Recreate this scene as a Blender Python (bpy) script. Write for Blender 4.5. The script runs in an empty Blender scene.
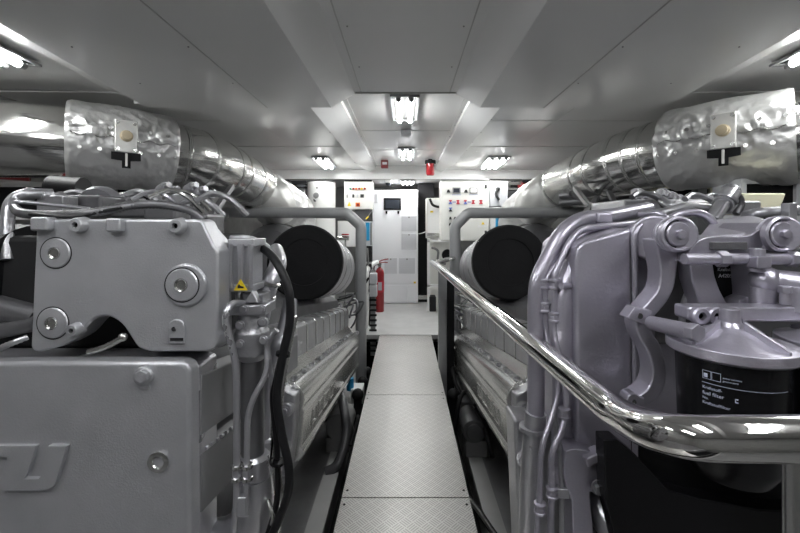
import bpy, bmesh, math, random
from mathutils import Vector, Matrix, noise
random.seed(7)
SC = bpy.context.scene
COL = SC.collection
# ------------------------------------------------------------------ camera, world, exposure
CX, CY, F, H = 405.5, 225.0, 400.0, 1.3
cam_d = bpy.data.cameras.new('camera')
cam = bpy.data.objects.new('camera', cam_d); COL.objects.link(cam)
cam.location = (0, 0, H); cam.rotation_euler = (math.pi/2, 0, 0)
cam_d.sensor_width = 36; cam_d.lens = 36*F/800
cam_d.shift_x = -(CX-400)/800; cam_d.shift_y = -(266.5-CY)/800
cam_d.clip_start = 0.02; cam_d.clip_end = 60
SC.camera = cam
w = bpy.data.worlds.new('world'); SC.world = w; w.use_nodes = True
w.node_tree.nodes['Background'].inputs[0].default_value = (0.8, 0.85, 0.9, 1)
w.node_tree.nodes['Background'].inputs[1].default_value = 0.0
SC.view_settings.view_transform = 'Standard'
SC.view_settings.look = 'None'
SC.view_settings.exposure = 1.1
SC.view_settings.gamma = 1
SC.view_settings.use_curve_mapping = False
TUBE_NEAR, TUBE_SIDE, TUBE_FAR, TUBE_BACK, TUBE_BEHIND = 38.0, 30.0, 29.0, 34.0, 12.0
try:
    SC.cycles.max_bounces = 8; SC.cycles.glossy_bounces = 5; SC.cycles.diffuse_bounces = 5
    SC.cycles.sample_clamp_indirect = 6
except Exception: pass

# ------------------------------------------------------------------ materials
M = {}
def mat(name, col, rough=0.5, metal=0.0, bump=0.0, bscale=40, var=0.0, vscale=6, emit=None, spec=0.5, stretch=None, coat=0.0, trans=0, alpha=1):
    m = bpy.data.materials.new(name); m.use_nodes = True
    nt = m.node_tree; b = nt.nodes['Principled BSDF']
    b.inputs['Base Color'].default_value = (*col, 1)
    b.inputs['Roughness'].default_value = rough
    b.inputs['Metallic'].default_value = metal
    b.inputs['Specular IOR Level'].default_value = spec
    b.inputs['Coat Weight'].default_value = coat
    b.inputs['Transmission Weight'].default_value = trans
    if emit:
        b.inputs['Emission Color'].default_value = (*emit[0], 1)
        b.inputs['Emission Strength'].default_value = emit[1]
    if bump or var:
        tc = nt.nodes.new('ShaderNodeTexCoord'); mp = nt.nodes.new('ShaderNodeMapping')
        nt.links.new(tc.outputs['Object'], mp.inputs['Vector'])
        if stretch: mp.inputs['Scale'].default_value = stretch
    if bump:
        n = nt.nodes.new('ShaderNodeTexNoise'); n.inputs['Scale'].default_value = bscale; n.inputs['Detail'].default_value = 4
        nt.links.new(mp.outputs[0], n.inputs['Vector'])
        bp = nt.nodes.new('ShaderNodeBump'); bp.inputs['Strength'].default_value = bump; bp.inputs['Distance'].default_value = 0.01
        nt.links.new(n.outputs[0], bp.inputs['Height']); nt.links.new(bp.outputs[0], b.inputs['Normal'])
    if var:
        n = nt.nodes.new('ShaderNodeTexNoise'); n.inputs['Scale'].default_value = vscale; n.inputs['Detail'].default_value = 5
        nt.links.new(mp.outputs[0], n.inputs['Vector'])
        r = nt.nodes.new('ShaderNodeMapRange'); r.inputs[1].default_value = 0.3; r.inputs[2].default_value = 0.7
        r.inputs[3].default_value = 1-var; r.inputs[4].default_value = 1+var
        nt.links.new(n.outputs[0], r.inputs[0])
        mx = nt.nodes.new('ShaderNodeVectorMath'); mx.operation = 'SCALE'; mx.inputs[0].default_value = col
        nt.links.new(r.outputs[0], mx.inputs['Scale']); nt.links.new(mx.outputs[0], b.inputs['Base Color'])
        r2 = nt.nodes.new('ShaderNodeMapRange'); r2.inputs[3].default_value = rough*1.25; r2.inputs[4].default_value = rough*0.8
        nt.links.new(n.outputs[0], r2.inputs[0]); nt.links.new(r2.outputs[0], b.inputs['Roughness'])
    M[name] = m; return m

mat('silver', (0.42, 0.42, 0.445), 0.28, 0.72, bump=0.06, bscale=160, var=0.06, vscale=5)
mat('silver_cast', (0.40, 0.40, 0.42), 0.31, 0.7, bump=0.22, bscale=110, var=0.08)
mat('silver_dark', (0.15, 0.15, 0.157), 0.38, 0.6, bump=0.10, bscale=90, var=0.10)
mat('lilac', (0.40, 0.385, 0.445), 0.31, 0.68, bump=0.10, bscale=120, var=0.05)
mat('cover', (0.43, 0.435, 0.455), 0.33, 0.55, bump=0.14, bscale=230, var=0.07, vscale=9)
mat('panel_side', (0.66, 0.66, 0.64), 0.17, 0.8, bump=0.05, bscale=30, var=0.05)
mat('chrome', (0.72, 0.71, 0.69), 0.07, 1.0, bump=0.02, bscale=10)
mat('steel', (0.62, 0.62, 0.60), 0.25, 1.0)
mat('silver_matte', (0.20, 0.20, 0.208), 0.5, 0.3, var=.05)
mat('guard_grey', (0.30, 0.305, 0.31), 0.38, 0.15, var=0.04)
mat('rubber', (0.007, 0.007, 0.008), 0.5, var=0.1, spec=.3)
mat('rubber_disc', (0.008, 0.008, 0.009), 0.75, spec=.2, bump=0.1, bscale=50)
mat('black_paint', (0.006, 0.006, 0.007), 0.25, spec=.25)
mat('black_matt', (0.008, 0.008, 0.009), 0.7, spec=.2)
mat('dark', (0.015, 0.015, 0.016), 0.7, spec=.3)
mat('mid_grey', (0.22, 0.22, 0.22), 0.5)
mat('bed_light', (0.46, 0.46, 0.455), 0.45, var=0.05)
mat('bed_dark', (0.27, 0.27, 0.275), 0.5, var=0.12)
mat('white', (0.82, 0.82, 0.81), 0.35)
mat('white_cool', (0.93, 0.94, 0.97), 0.4)
mat('offwhite', (0.78, 0.78, 0.74), 0.3, coat=0.2)
mat('tank_white', (0.78, 0.78, 0.76), 0.25)
mat('vent', (0.55, 0.56, 0.58), 0.6)
mat('grille', (0.70, 0.71, 0.74), 0.6)
mat('hull', (0.24, 0.24, 0.235), 0.6, var=0.1)
mat('cream', (0.62, 0.60, 0.45), 0.5)
mat('red', (0.27, 0.007, 0.012), 0.3, coat=0.4)
mat('red_dark', (0.12, 0.007, 0.009), 0.4)
mat('blue', (0.02, 0.27, 0.52), 0.35)
mat('yellow', (0.85, 0.62, 0.02), 0.5)
mat('green', (0.02, 0.25, 0.14), 0.4)
mat('orange', (0.75, 0.20, 0.03), 0.4)
mat('screen', (0.03, 0.035, 0.045), 0.12)
mat('ink', (0.02, 0.02, 0.02), 0.6)
mat('ink_red', (0.45, 0.02, 0.04), 0.6)
mat('ink_blue', (0.12, 0.18, 0.55), 0.6)
mat('print_white', (0.42, 0.44, 0.55), 0.5)
mat('print_dim', (0.42, 0.43, 0.46), 0.5)
mat('tan', (0.45, 0.38, 0.26), 0.5)
mat('ceiling', (0.76, 0.76, 0.755), 0.24, bump=0.02, bscale=6, var=0.02, vscale=2)
mat('reflector', (0.014, 0.014, 0.014), 0.6, spec=.1)
mat('seam', (0.42, 0.42, 0.41), 0.4)
mat('clad', (0.66, 0.66, 0.64), 0.16, 1.0, bump=0.5, bscale=5, stretch=(.5, .5, 4))
mat('foil', (0.56, 0.56, 0.555), 0.40, 0.7, bump=0.8, bscale=16, var=0.08)
mat('foil_soft', (0.62, 0.62, 0.60), 0.42, 0.55, bump=0.5, bscale=12)
mat('tube', (1, 1, 1), 0.5, emit=((0.985, 1.0, 0.99), TUBE_NEAR))
mat('tube_side', (1, 1, 1), 0.5, emit=((0.985, 1.0, 0.99), TUBE_SIDE))
mat('tube_far', (1, 1, 1), 0.5, emit=((0.985, 1.0, 0.99), TUBE_FAR))
mat('tube_behind', (1, 1, 1), 0.5, emit=((0.98, 0.99, 1.0), TUBE_BEHIND))
mat('tube_back', (1, 1, 1), 0.5, emit=((1.0, 1.0, 1.0), TUBE_BACK))

def checker_material():
    m = bpy.data.materials.new('tread_plate'); m.use_nodes = True
    nt = m.node_tree; b = nt.nodes['Principled BSDF']; N = nt.nodes.new; L = nt.links.new
    def math_(op, a, c=None):
        n = N('ShaderNodeMath'); n.operation = op
        for i, v in enumerate((a, c)):
            if v is None: continue
            if isinstance(v, (int, float)): n.inputs[i].default_value = v
            else: L(v, n.inputs[i])
        return n.outputs[0]
    tc = N('ShaderNodeTexCoord'); mp = N('ShaderNodeMapping')
    mp.inputs['Rotation'].default_value = (0, 0, math.radians(45)); mp.inputs['Scale'].default_value = (1/0.045,)*3
    L(tc.outputs['Object'], mp.inputs['Vector'])
    sp = N('ShaderNodeSeparateXYZ'); L(mp.outputs[0], sp.inputs[0])
    u, v = sp.outputs[0], sp.outputs[1]
    par = math_('FLOORED_MODULO', math_('ADD', math_('FLOOR', u), math_('FLOOR', v)), 2)      # 0 or 1
    def bars(a, c):   # four bars along a inside the cell
        s = math_('ABSOLUTE', math_('SUBTRACT', math_('FRACT', math_('MULTIPLY', a, 4.0)), 0.5))
        st = math_('LESS_THAN', s, 0.27)
        e = math_('LESS_THAN', math_('ABSOLUTE', math_('SUBTRACT', math_('FRACT', c), 0.5)), 0.44)
        return math_('MULTIPLY', st, e)
    mix = N('ShaderNodeMix'); L(par, mix.inputs[0]); L(bars(u, v), mix.inputs[2]); L(bars(v, u), mix.inputs[3])
    hgt = mix.outputs[0]
    bp = N('ShaderNodeBump'); bp.inputs['Strength'].default_value = 0.5; bp.inputs['Distance'].default_value = 0.0015
    L(hgt, bp.inputs['Height']); L(bp.outputs[0], b.inputs['Normal'])
    nz = N('ShaderNodeTexNoise'); nz.inputs['Scale'].default_value = 5; L(tc.outputs['Object'], nz.inputs['Vector'])
    cr = N('ShaderNodeMix'); cr.data_type = 'RGBA'
    cr.inputs[6].default_value = (0.56, 0.55, 0.53, 1); cr.inputs[7].default_value = (0.36, 0.355, 0.34, 1)
    L(hgt, cr.inputs[0]); L(cr.outputs[2], b.inputs['Base Color'])
    mr = N('ShaderNodeMapRange'); mr.inputs[3].default_value = 0.26; mr.inputs[4].default_value = 0.5
    L(nz.outputs[0], mr.inputs[0]); L(mr.outputs[0], b.inputs['Roughness'])
    b.inputs['Metallic'].default_value = 0.55
    M['tread'] = m
checker_material()

# ------------------------------------------------------------------ helpers
def P(px, py, Y):            # a point of the place, from its bearing and its distance
    return Vector(((px-CX)/F*Y, Y, H+(CY-py)/F*Y))
SL = 0.1625                  # the engines lie sloped down towards the stern
def E(X, Z0, Y): return Vector((X, Y, H+Z0-SL*Y))

class MB:
    def __init__(s): s.bm = bmesh.new()
    def box(s, c, size, R=None):
        r = bmesh.ops.create_cube(s.bm, size=1)
        T = Matrix.Translation(Vector(c)) @ (R.to_4x4() if R else Matrix()) @ Matrix.Diagonal((*size, 1))
        bmesh.ops.transform(s.bm, matrix=T, verts=r['verts']); return s
    def lh(s, lo, hi):
        lo, hi = Vector(lo), Vector(hi); return s.box((lo+hi)/2, [abs(a) for a in (hi-lo)])
    def cyl(s, p0, p1, r0, r1=None, seg=20):
        p0, p1 = Vector(p0), Vector(p1); r1 = r0 if r1 is None else r1
        d = p1-p0; q = d.to_track_quat('Z', 'Y').to_matrix().to_4x4()
        bmesh.ops.create_cone(s.bm, cap_ends=True, segments=seg, radius1=max(r0, 1e-5), radius2=max(r1, 1e-5), depth=d.length,
                              matrix=Matrix.Translation((p0+p1)/2) @ q)
        return s
    def sph(s, c, r, sc=(1, 1, 1), seg=20):
        bmesh.ops.create_uvsphere(s.bm, u_segments=seg, v_segments=seg//2, radius=r,
                                  matrix=Matrix.Translation(Vector(c)) @ Matrix.Diagonal((*sc, 1)))
        return s
    def tube(s, pts, r, seg=14, smooth=6, fillet=None, closed_ends=True, wob=None):
        pts = [Vector(p) for p in pts]
        rs = r if isinstance(r, (list, tuple)) else [r]*len(pts)
        if fillet and len(pts) > 2:
            out = [pts[0]]; ro = [rs[0]]
            for i in range(1, len(pts)-1):
                a, b, c = pts[i-1], pts[i], pts[i+1]
                f = min(fillet, (a-b).length*0.48, (c-b).length*0.48)
                s0 = b+(a-b).normalized()*f; s1 = b+(c-b).normalized()*f
                for k in range(smooth+1):
                    t = k/smooth
                    out.append(s0*(1-t)**2+b*2*t*(1-t)+s1*t*t); ro.append(rs[i])
            out.append(pts[-1]); ro.append(rs[-1]); pts, rs = out, ro
        elif smooth > 1 and len(pts) > 2 and not fillet:
            out = []; ro = []
            for i in range(len(pts)-1):
                p0 = pts[max(i-1, 0)]; p1 = pts[i]; p2 = pts[i+1]; p3 = pts[min(i+2, len(pts)-1)]
                for k in range(smooth):
                    t = k/smooth
                    out.append(0.5*((2*p1)+(-p0+p2)*t+(2*p0-5*p1+4*p2-p3)*t*t+(-p0+3*p1-3*p2+p3)*t**3))
                    ro.append(rs[i]*(1-t)+rs[i+1]*t)
            out.append(pts[-1]); ro.append(rs[-1]); pts, rs = out, ro
        nrm = None; rings = []
        for i, p in enumerate(pts):
            t = (pts[min(i+1, len(pts)-1)]-pts[max(i-1, 0)])
            if t.length < 1e-9: t = Vector((0, 0, 1))
            t.normalize()
            if nrm is None:
                nrm = t.orthogonal().normalized()
            else:
                nrm = (nrm-t*nrm.dot(t)).normalized()
            bn = t.cross(nrm); ring = []
            for k in range(seg):
                a = 2*math.pi*k/seg
                rr = rs[i]*(wob(i, a) if wob else 1)
                ring.append(s.bm.verts.new(p+(nrm*math.cos(a)+bn*math.sin(a))*rr))
            rings.append(ring)
        for a, b in zip(rings, rings[1:]):
            for k in range(seg):
                s.bm.faces.new((a[k], a[(k+1) % seg], b[(k+1) % seg], b[k]))
        if closed_ends:
            s.bm.faces.new(rings[0][::-1]); s.bm.faces.new(rings[-1])
        return s
    def prism(s, poly, ext):      # poly: list of 3D points, extruded by vector ext
        ext = Vector(ext); a = [s.bm.verts.new(Vector(p)) for p in poly]; b = [s.bm.verts.new(Vector(p)+ext) for p in poly]
        n = len(a); s.bm.faces.new(a); s.bm.faces.new(b[::-1])
        for i in range(n): s.bm.faces.new((a[(i+1) % n], a[i], b[i], b[(i+1) % n]))
        return s
    def px(s, pts, Y, depth):     # outline at distance Y, extruded away from the aisle end
        return s.prism([P(x, y, Y) for x, y in pts], (0, depth, 0))
    def lathe(s, prof, org, axis=(0, 0, 1), seg=32):   # prof: (r, h) list
        q = Vector(axis).to_track_quat('Z', 'Y').to_matrix(); org = Vector(org); rings = []
        for r, h in prof:
            rings.append([s.bm.verts.new(org+q @ Vector((max(r, 1e-4)*math.cos(2*math.pi*k/seg), max(r, 1e-4)*math.sin(2*math.pi*k/seg), h))) for k in range(seg)])
        for a, b in zip(rings, rings[1:]):
            for k in range(seg): s.bm.faces.new((a[k], a[(k+1) % seg], b[(k+1) % seg], b[k]))
        s.bm.faces.new(rings[0][::-1]); s.bm.faces.new(rings[-1])
        return s
    def hexa(s, c, r, h, axis=(0, -1, 0)):
        a = Vector(axis).normalized(); c = Vector(c); return s.cyl(c, c+a*h, r, r, 6)
    def build(s, name, m, parent=None, bev=0.0, seg=2, smooth=True, ang=35, label=None):
        bmesh.ops.recalc_face_normals(s.bm, faces=s.bm.faces)
        me = bpy.data.meshes.new(name)
        org = Vector((0, 0, 0))
        s.bm.to_mesh(me); s.bm.free()
        me.materials.append(M[m] if isinstance(m, str) else m)
        if smooth and len(me.polygons):
            me.polygons.foreach_set('use_smooth', [True]*len(me.polygons))
            me.set_sharp_from_angle(angle=math.radians(ang))
        o = bpy.data.objects.new(name, me); COL.objects.link(o)
        if parent:
            o.parent = parent; o.matrix_parent_inverse = Matrix.Translation(-ROOT_LOC(parent))
        if bev:
            md = o.modifiers.new('bevel', 'BEVEL'); md.width = bev; md.segments = seg; md.limit_method = 'ANGLE'
            md.angle_limit = math.radians(30); md.harden_normals = True
        if label: o['label'] = label
        return o

def ROOT_LOC(o):
    v = Vector(o.location)          # where the object's own origin stands in the room
    if o.parent: v = v+o.matrix_parent_inverse.translation+ROOT_LOC(o.parent)
    return v
def thing(name, label, cat, loc=(0, 0, 0), group=None):
    o = bpy.data.objects.new(name, None); COL.objects.link(o); o.location = loc; o.empty_display_size = 0.1
    o['label'] = label; o['category'] = cat
    if group: o['group'] = group
    return o
def tag(o, label, cat, group=None):
    o['label'] = label; o['category'] = cat
    if group: o['group'] = group
    return o
def struct(o): o['kind'] = 'structure'; return o
def dup(root, delta, label=None):
    r = root.copy(); COL.objects.link(r); r.location = Vector(root.location)+Vector(delta)
    if label: r['label'] = label
    def rec(src, dst):
        for ch in list(src.children):
            c = ch.copy(); COL.objects.link(c); c.parent = dst; rec(ch, c)
    rec(root, r); return r
def words(body, c, size, m, parent, name, rot=(math.pi/2, 0, 0), ext=0.0006, align='LEFT', shear=0):
    cu = bpy.data.curves.new(name, 'FONT'); cu.body = body; cu.size = size; cu.extrude = ext; cu.align_x = align; cu.shear = shear
    t = bpy.data.objects.new('tmp', cu); COL.objects.link(t)
    dg = bpy.context.evaluated_depsgraph_get(); me = bpy.data.meshes.new_from_object(t.evaluated_get(dg))
    bpy.data.objects.remove(t)
    from mathutils import Euler
    me.transform(Matrix.Translation(Vector(c)) @ Euler(rot).to_matrix().to_4x4())
    me.materials.clear(); me.materials.append(M[m])
    o = bpy.data.objects.new(name, me); COL.objects.link(o)
    if parent: o.parent = parent; o.matrix_parent_inverse = Matrix.Translation(-ROOT_LOC(parent))
    return o
def arc(cx, cy, r, a0, a1, n):
    return [(cx+r*math.cos(math.radians(a0+(a1-a0)*i/n)), cy+r*math.sin(math.radians(a0+(a1-a0)*i/n))) for i in range(n+1)]
def resample(pts, n=6):     # smooth a 2D outline path
    out = []
    for i in range(len(pts)-1):
        p0 = Vector(pts[max(i-1, 0)]); p1 = Vector(pts[i]); p2 = Vector(pts[i+1]); p3 = Vector(pts[min(i+2, len(pts)-1)])
        for k in range(n):
            t = k/n; q = 0.5*((2*p1)+(-p0+p2)*t+(2*p0-5*p1+4*p2-p3)*t*t+(-p0+3*p1-3*p2+p3)*t**3); out.append((q.x, q.y))
    out.append(tuple(pts[-1])); return out
def ribbon(pts, wdt, n=6):  # closed outline of a band of given width along a 2D path
    c = resample(pts, n); L = []; R = []
    ws = wdt if isinstance(wdt, list) else [wdt]*len(pts)
    for i, p in enumerate(c):
        a = Vector(c[max(i-1, 0)]); b = Vector(c[min(i+1, len(c)-1)]); t = (b-a).normalized(); nn = Vector((-t.y, t.x))
        f = i/(len(c)-1)*(len(ws)-1); j = min(int(f), len(ws)-2); ww = ws[j]*(1-(f-j))+ws[j+1]*(f-j)
        L.append(tuple(Vector(p)+nn*ww/2)); R.append(tuple(Vector(p)-nn*ww/2))
    return L+R[::-1]

# ------------------------------------------------------------------ the setting
YB, YF, XW = 7.7, -1.6, 2.75
struct(MB().lh((-XW, 4.74, -0.05), (XW, YB, 0)).build('floor', 'bed_light'))
struct(MB().lh((-XW, YF, -0.95), (XW, 4.74, -0.9)).build('floor_bilge', 'dark'))
struct(MB().lh((-XW, YB, -0.95), (XW, YB+.05, 2.4)).build('wall_back', 'mid_grey'))
struct(MB().lh((-XW, YF-.05, -0.95), (XW, YF, 2.4)).build('wall_front', 'hull'))
for s_, nm in ((-1, 'wall_left'), (1, 'wall_right')):
    struct(MB().lh((s_*XW, YF, -0.95), (s_*(XW+.05), YB, 2.4)).build(nm, 'hull'))
# ceiling over the near half: flat centre, sloping cheeks, low flats
def sweep(sections, name, m='ceiling', th=0.05):
    b = MB(); rows = []
    for Y, pts in sections:
        rows.append([b.bm.verts.new((x, Y, z)) for x, z in pts])
    for a, c in zip(rows, rows[1:]):
        for i in range(len(a)-1): b.bm.faces.new((a[i], a[i+1], c[i+1], c[i]))
    o = b.build(name, m, smooth=False)
    md = o.modifiers.new('thick', 'SOLIDIFY'); md.thickness = th; md.offset = 0
    return struct(o)
def mir(pts): return [(-x, z) for x, z in pts[::-1]]+pts
YE = 2.66
near = lambda e: mir([(0.345, 2.195), (0.50, 2.105), (e, 2.105)])
sweep([(YF, near(1.40)), (1.55, near(1.57)), (YE, near(1.72))], 'ceiling')
for s_ in (-1, 1):    # outboard strips, a little higher than the low flats
    b = MB()
    sec = [(YF, 1.38), (1.55, 1.55), (YE, 1.70)]
    rows = [[b.bm.verts.new((s_*x, y, z)) for x, z in ((e, 2.10), (e, 2.15), (e+.25, 2.18), (XW, 2.20))] for y, e in sec]
    for a, c in zip(rows, rows[1:]):
        for i in range(3): b.bm.faces.new((a[i], a[i+1], c[i+1], c[i]))
    struct(b.build('ceiling_outboard', 'ceiling', smooth=False))
far = mir([(0.47, 2.225), (0.47, 2.19), (0.64, 2.10), (0.64, 2.165), (XW, 2.185)])
o = sweep([(YE-.02, far), (5.2, far), (6.27, mir([(0.47, 2.225), (0.47, 2.19), (0.55, 2.13), (0.55, 2.165), (XW, 2.165)]))], 'ceiling_aft', th=0.01)
struct(MB().lh((-XW, 6.25, 2.02), (XW, YB, 2.3)).build('ceiling_soffit', 'ceiling'))
struct(MB().lh((-XW, YE-.02, 2.225), (XW, YE, 2.4)).build('ceiling_riser', 'ceiling'))
# seams between ceiling panels
k = 0
def seam(a, b, wd=0.008, m='seam'):
    global k; k += 1
    struct(MB().tube([a, b], wd/2, 6, 1).build('trim_%d' % k, m))
for s_ in (-1, 1):
    seam((s_*.29, YF, 2.172), (s_*.29, YE, 2.172)); seam((s_*.92, YF, 2.081), (s_*.92, YE, 2.081))
    seam((s_*.43, YE, 2.222), (s_*.43, 6.24, 2.222), .006)
    seam((s_*1.25, YE, 2.168), (s_*1.25, 6.24, 2.168), .006)
    seam((s_*.7, 3.31, 2.162), (s_*2.4, 3.31, 2.162), .003); seam((s_*.7, 4.4, 2.162), (s_*2.4, 4.4, 2.162), .006)
seam((-.33, YE-.03, 2.168), (.33, YE-.03, 2.168)); seam((-.44, 3.9, 2.22), (.44, 3.9, 2.22), .006); seam((-.44, 4.9, 2.22), (.44, 4.9, 2.22), .006)
b = MB()
for s_ in (-1, 1):
    for yy in [YE+.15+.45*i for i in range(7)]:
        b.cyl((s_*.46, yy, 2.218), (s_*.46, yy, 2.222), .006, seg=8); b.cyl((s_*.70, yy, 2.158), (s_*.70, yy, 2.166), .006, seg=8)
    for yy in [.4+.45*i for i in range(5)]:
        b.cyl((s_*.255, yy, 2.167), (s_*.255, yy, 2.171), .004, seg=8); b.cyl((s_*.95, yy, 2.077), (s_*.95, yy, 2.081), .004, seg=8)
        b.cyl((s_*1.46, yy, 2.077), (s_*1.46, yy, 2.081), .004, seg=8)
struct(b.build('trim_ceiling_screws', 'mid_grey'))

struct(MB().lh((-1.43, YE-.01, 2.105), (-.64, 3.29, 2.16)).build('ceiling_step', 'ceiling'))
struct(MB().lh((-1.80, YE-.01, 2.105), (-1.43, 2.84, 2.19)).build('ceiling_step_outboard', 'ceiling'))
seam((-1.43, YE, 2.104), (-.64, YE, 2.104), .005)
# engine beds and the trench below the walkway
for s_, nm in ((-1, 'left'), (1, 'right')):
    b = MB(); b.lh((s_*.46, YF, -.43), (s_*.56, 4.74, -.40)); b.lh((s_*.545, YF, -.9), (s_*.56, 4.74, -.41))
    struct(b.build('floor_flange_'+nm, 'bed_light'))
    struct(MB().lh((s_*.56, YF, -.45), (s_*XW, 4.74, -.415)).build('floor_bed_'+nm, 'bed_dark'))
b = MB()
for s_ in (-1, 1):
    b.lh((s_*.27, YF, -.09), (s_*.285, 4.72, -.008))
for y in (0.6, 1.9, 3.06, 4.4):
    b.lh((-.28, y-.03, -.09), (.28, y+.03, -.01))
struct(b.build('floor_plate_bearers', 'mid_grey'))

# ------------------------------------------------------------------ ceiling lights
def ceiling_light(c, w_, l_, tubes, label, tm, skew=0.0, grp='fluorescent ceiling lights', z=None):
    x, y, zc = c
    t = thing('ceiling_light', label, 'ceiling light', (x, y, zc), grp)
    R = Matrix.Rotation(skew, 3, 'Z')
    b = MB()
    for sx in (-1, 1): b.box(Vector((x, y, zc-.006))+R@Vector((sx*w_/2, 0, 0)), (.018, l_+.018, .014), R)
    for sy in (-1, 1): b.box(Vector((x, y, zc-.006))+R@Vector((0, sy*l_/2, 0)), (w_, .018, .014), R)
    b.build('frame', 'guard_grey', t)
    MB().box(Vector((x, y, zc+.001)), (w_, l_, .006), R).build('reflector', 'reflector', t)
    for i in range(tubes):
        off = (i-(tubes-1)/2)*w_/(tubes+.15)
        a = Vector((x, y, zc-.022))+R@Vector((off, -l_*.43, 0)); d = Vector((x, y, zc-.022))+R@Vector((off, l_*.43, 0))
        tb = MB().cyl(a, d, .018, seg=12).build('lamp_tube', tm, t)
        e = MB(); u = (d-a).normalized()
        e.cyl(a-u*.035, a, .019, seg=12); e.cyl(d, d+u*.035, .019, seg=12); e.build('end_cap', 'mid_grey', tb)
    return t
ceiling_light((-0.005, 3.15, 2.215), .19, .66, 2, 'twin tube ceiling light above the aisle, nearest in the centre row', 'tube')
ceiling_light((0.01, 5.1, 2.215), .19, .75, 2, 'twin tube ceiling light above the aisle, between smoke detector and red alarms', 'tube_far')
ceiling_light((0.03, 6.52, 2.012), .22, .42, 3, 'ceiling light in the low soffit above the tall white cabinet', 'tube_back')
ceiling_light((-1.10, 5.45, 2.155), .19, .9, 2, 'twin tube ceiling light above the white tank', 'tube_far', .05)
ceiling_light((1.20, 5.45, 2.155), .27, .9, 3, 'three tube ceiling light above the right control cabinet', 'tube_far', -.05)
ceiling_light((-2.03, 1.72, 2.165), .20, .85, 2, 'ceiling light above the left exhaust pipe, cut by the picture edge', 'tube_side', .10)
ceiling_light((2.03, 1.72, 2.165), .20, .85, 2, 'ceiling light above the right exhaust pipe, cut by the picture edge', 'tube_side', -.10)
ceiling_light((0, .25, 2.165), .30, 1.1, 3, 'ceiling light above the aisle right over the viewpoint', 'tube_behind', 0)
ceiling_light((-1.10, .15, 2.085), .30, 1.1, 3, 'ceiling light behind the viewpoint on the left', 'tube_behind', 0)
ceiling_light((1.10, .15, 2.085), .30, 1.1, 3, 'ceiling light behind the viewpoint on the right', 'tube_behind', 0)

# ------------------------------------------------------------------ walkway plates
def plate(y0, y1, label):
    b = MB().lh((-.305, y0, -.008), (.305, y1, 0))
    o = b.build('floor_plate', 'tread', bev=.0015); tag(o, label, 'floor plate', 'tread plates of the walkway'); return o
p1 = plate(.35, 1.905, 'tread floor plate of the walkway nearest the camera, below the cross joint')
p2 = plate(1.911, 3.06, 'long middle tread floor plate of the walkway')
p3 = plate(3.066, 4.715, 'farthest tread floor plate, ending at the plain floor joint')
for pl, ys in ((p1, (1.3, 1.86)), (p2, (1.96, 3.0)), (p3, (3.1, 4.66))):
    for s_ in (-1, 1):
        for y in ys: MB().cyl((s_*.285, y, 0), (s_*.285, y, .0012), .006, seg=12).build('screw', 'dark', pl)

# ------------------------------------------------------------------ engines, shared aft parts
def bolt_on(parent, c, r, axis=(0, -1, 0), m='silver', name='bolt', h=None, washer=True):
    b = MB(); a = Vector(axis).normalized(); c = Vector(c); h = h or r*.8
    if washer: b.cyl(c-a*.002, c+a*r*.2, r*1.35, seg=20)
    b.cyl(c+a*r*.2, c+a*(r*.2+h), r, r, 6)
    return b.build(name, m, parent, bev=r*.08)

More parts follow.
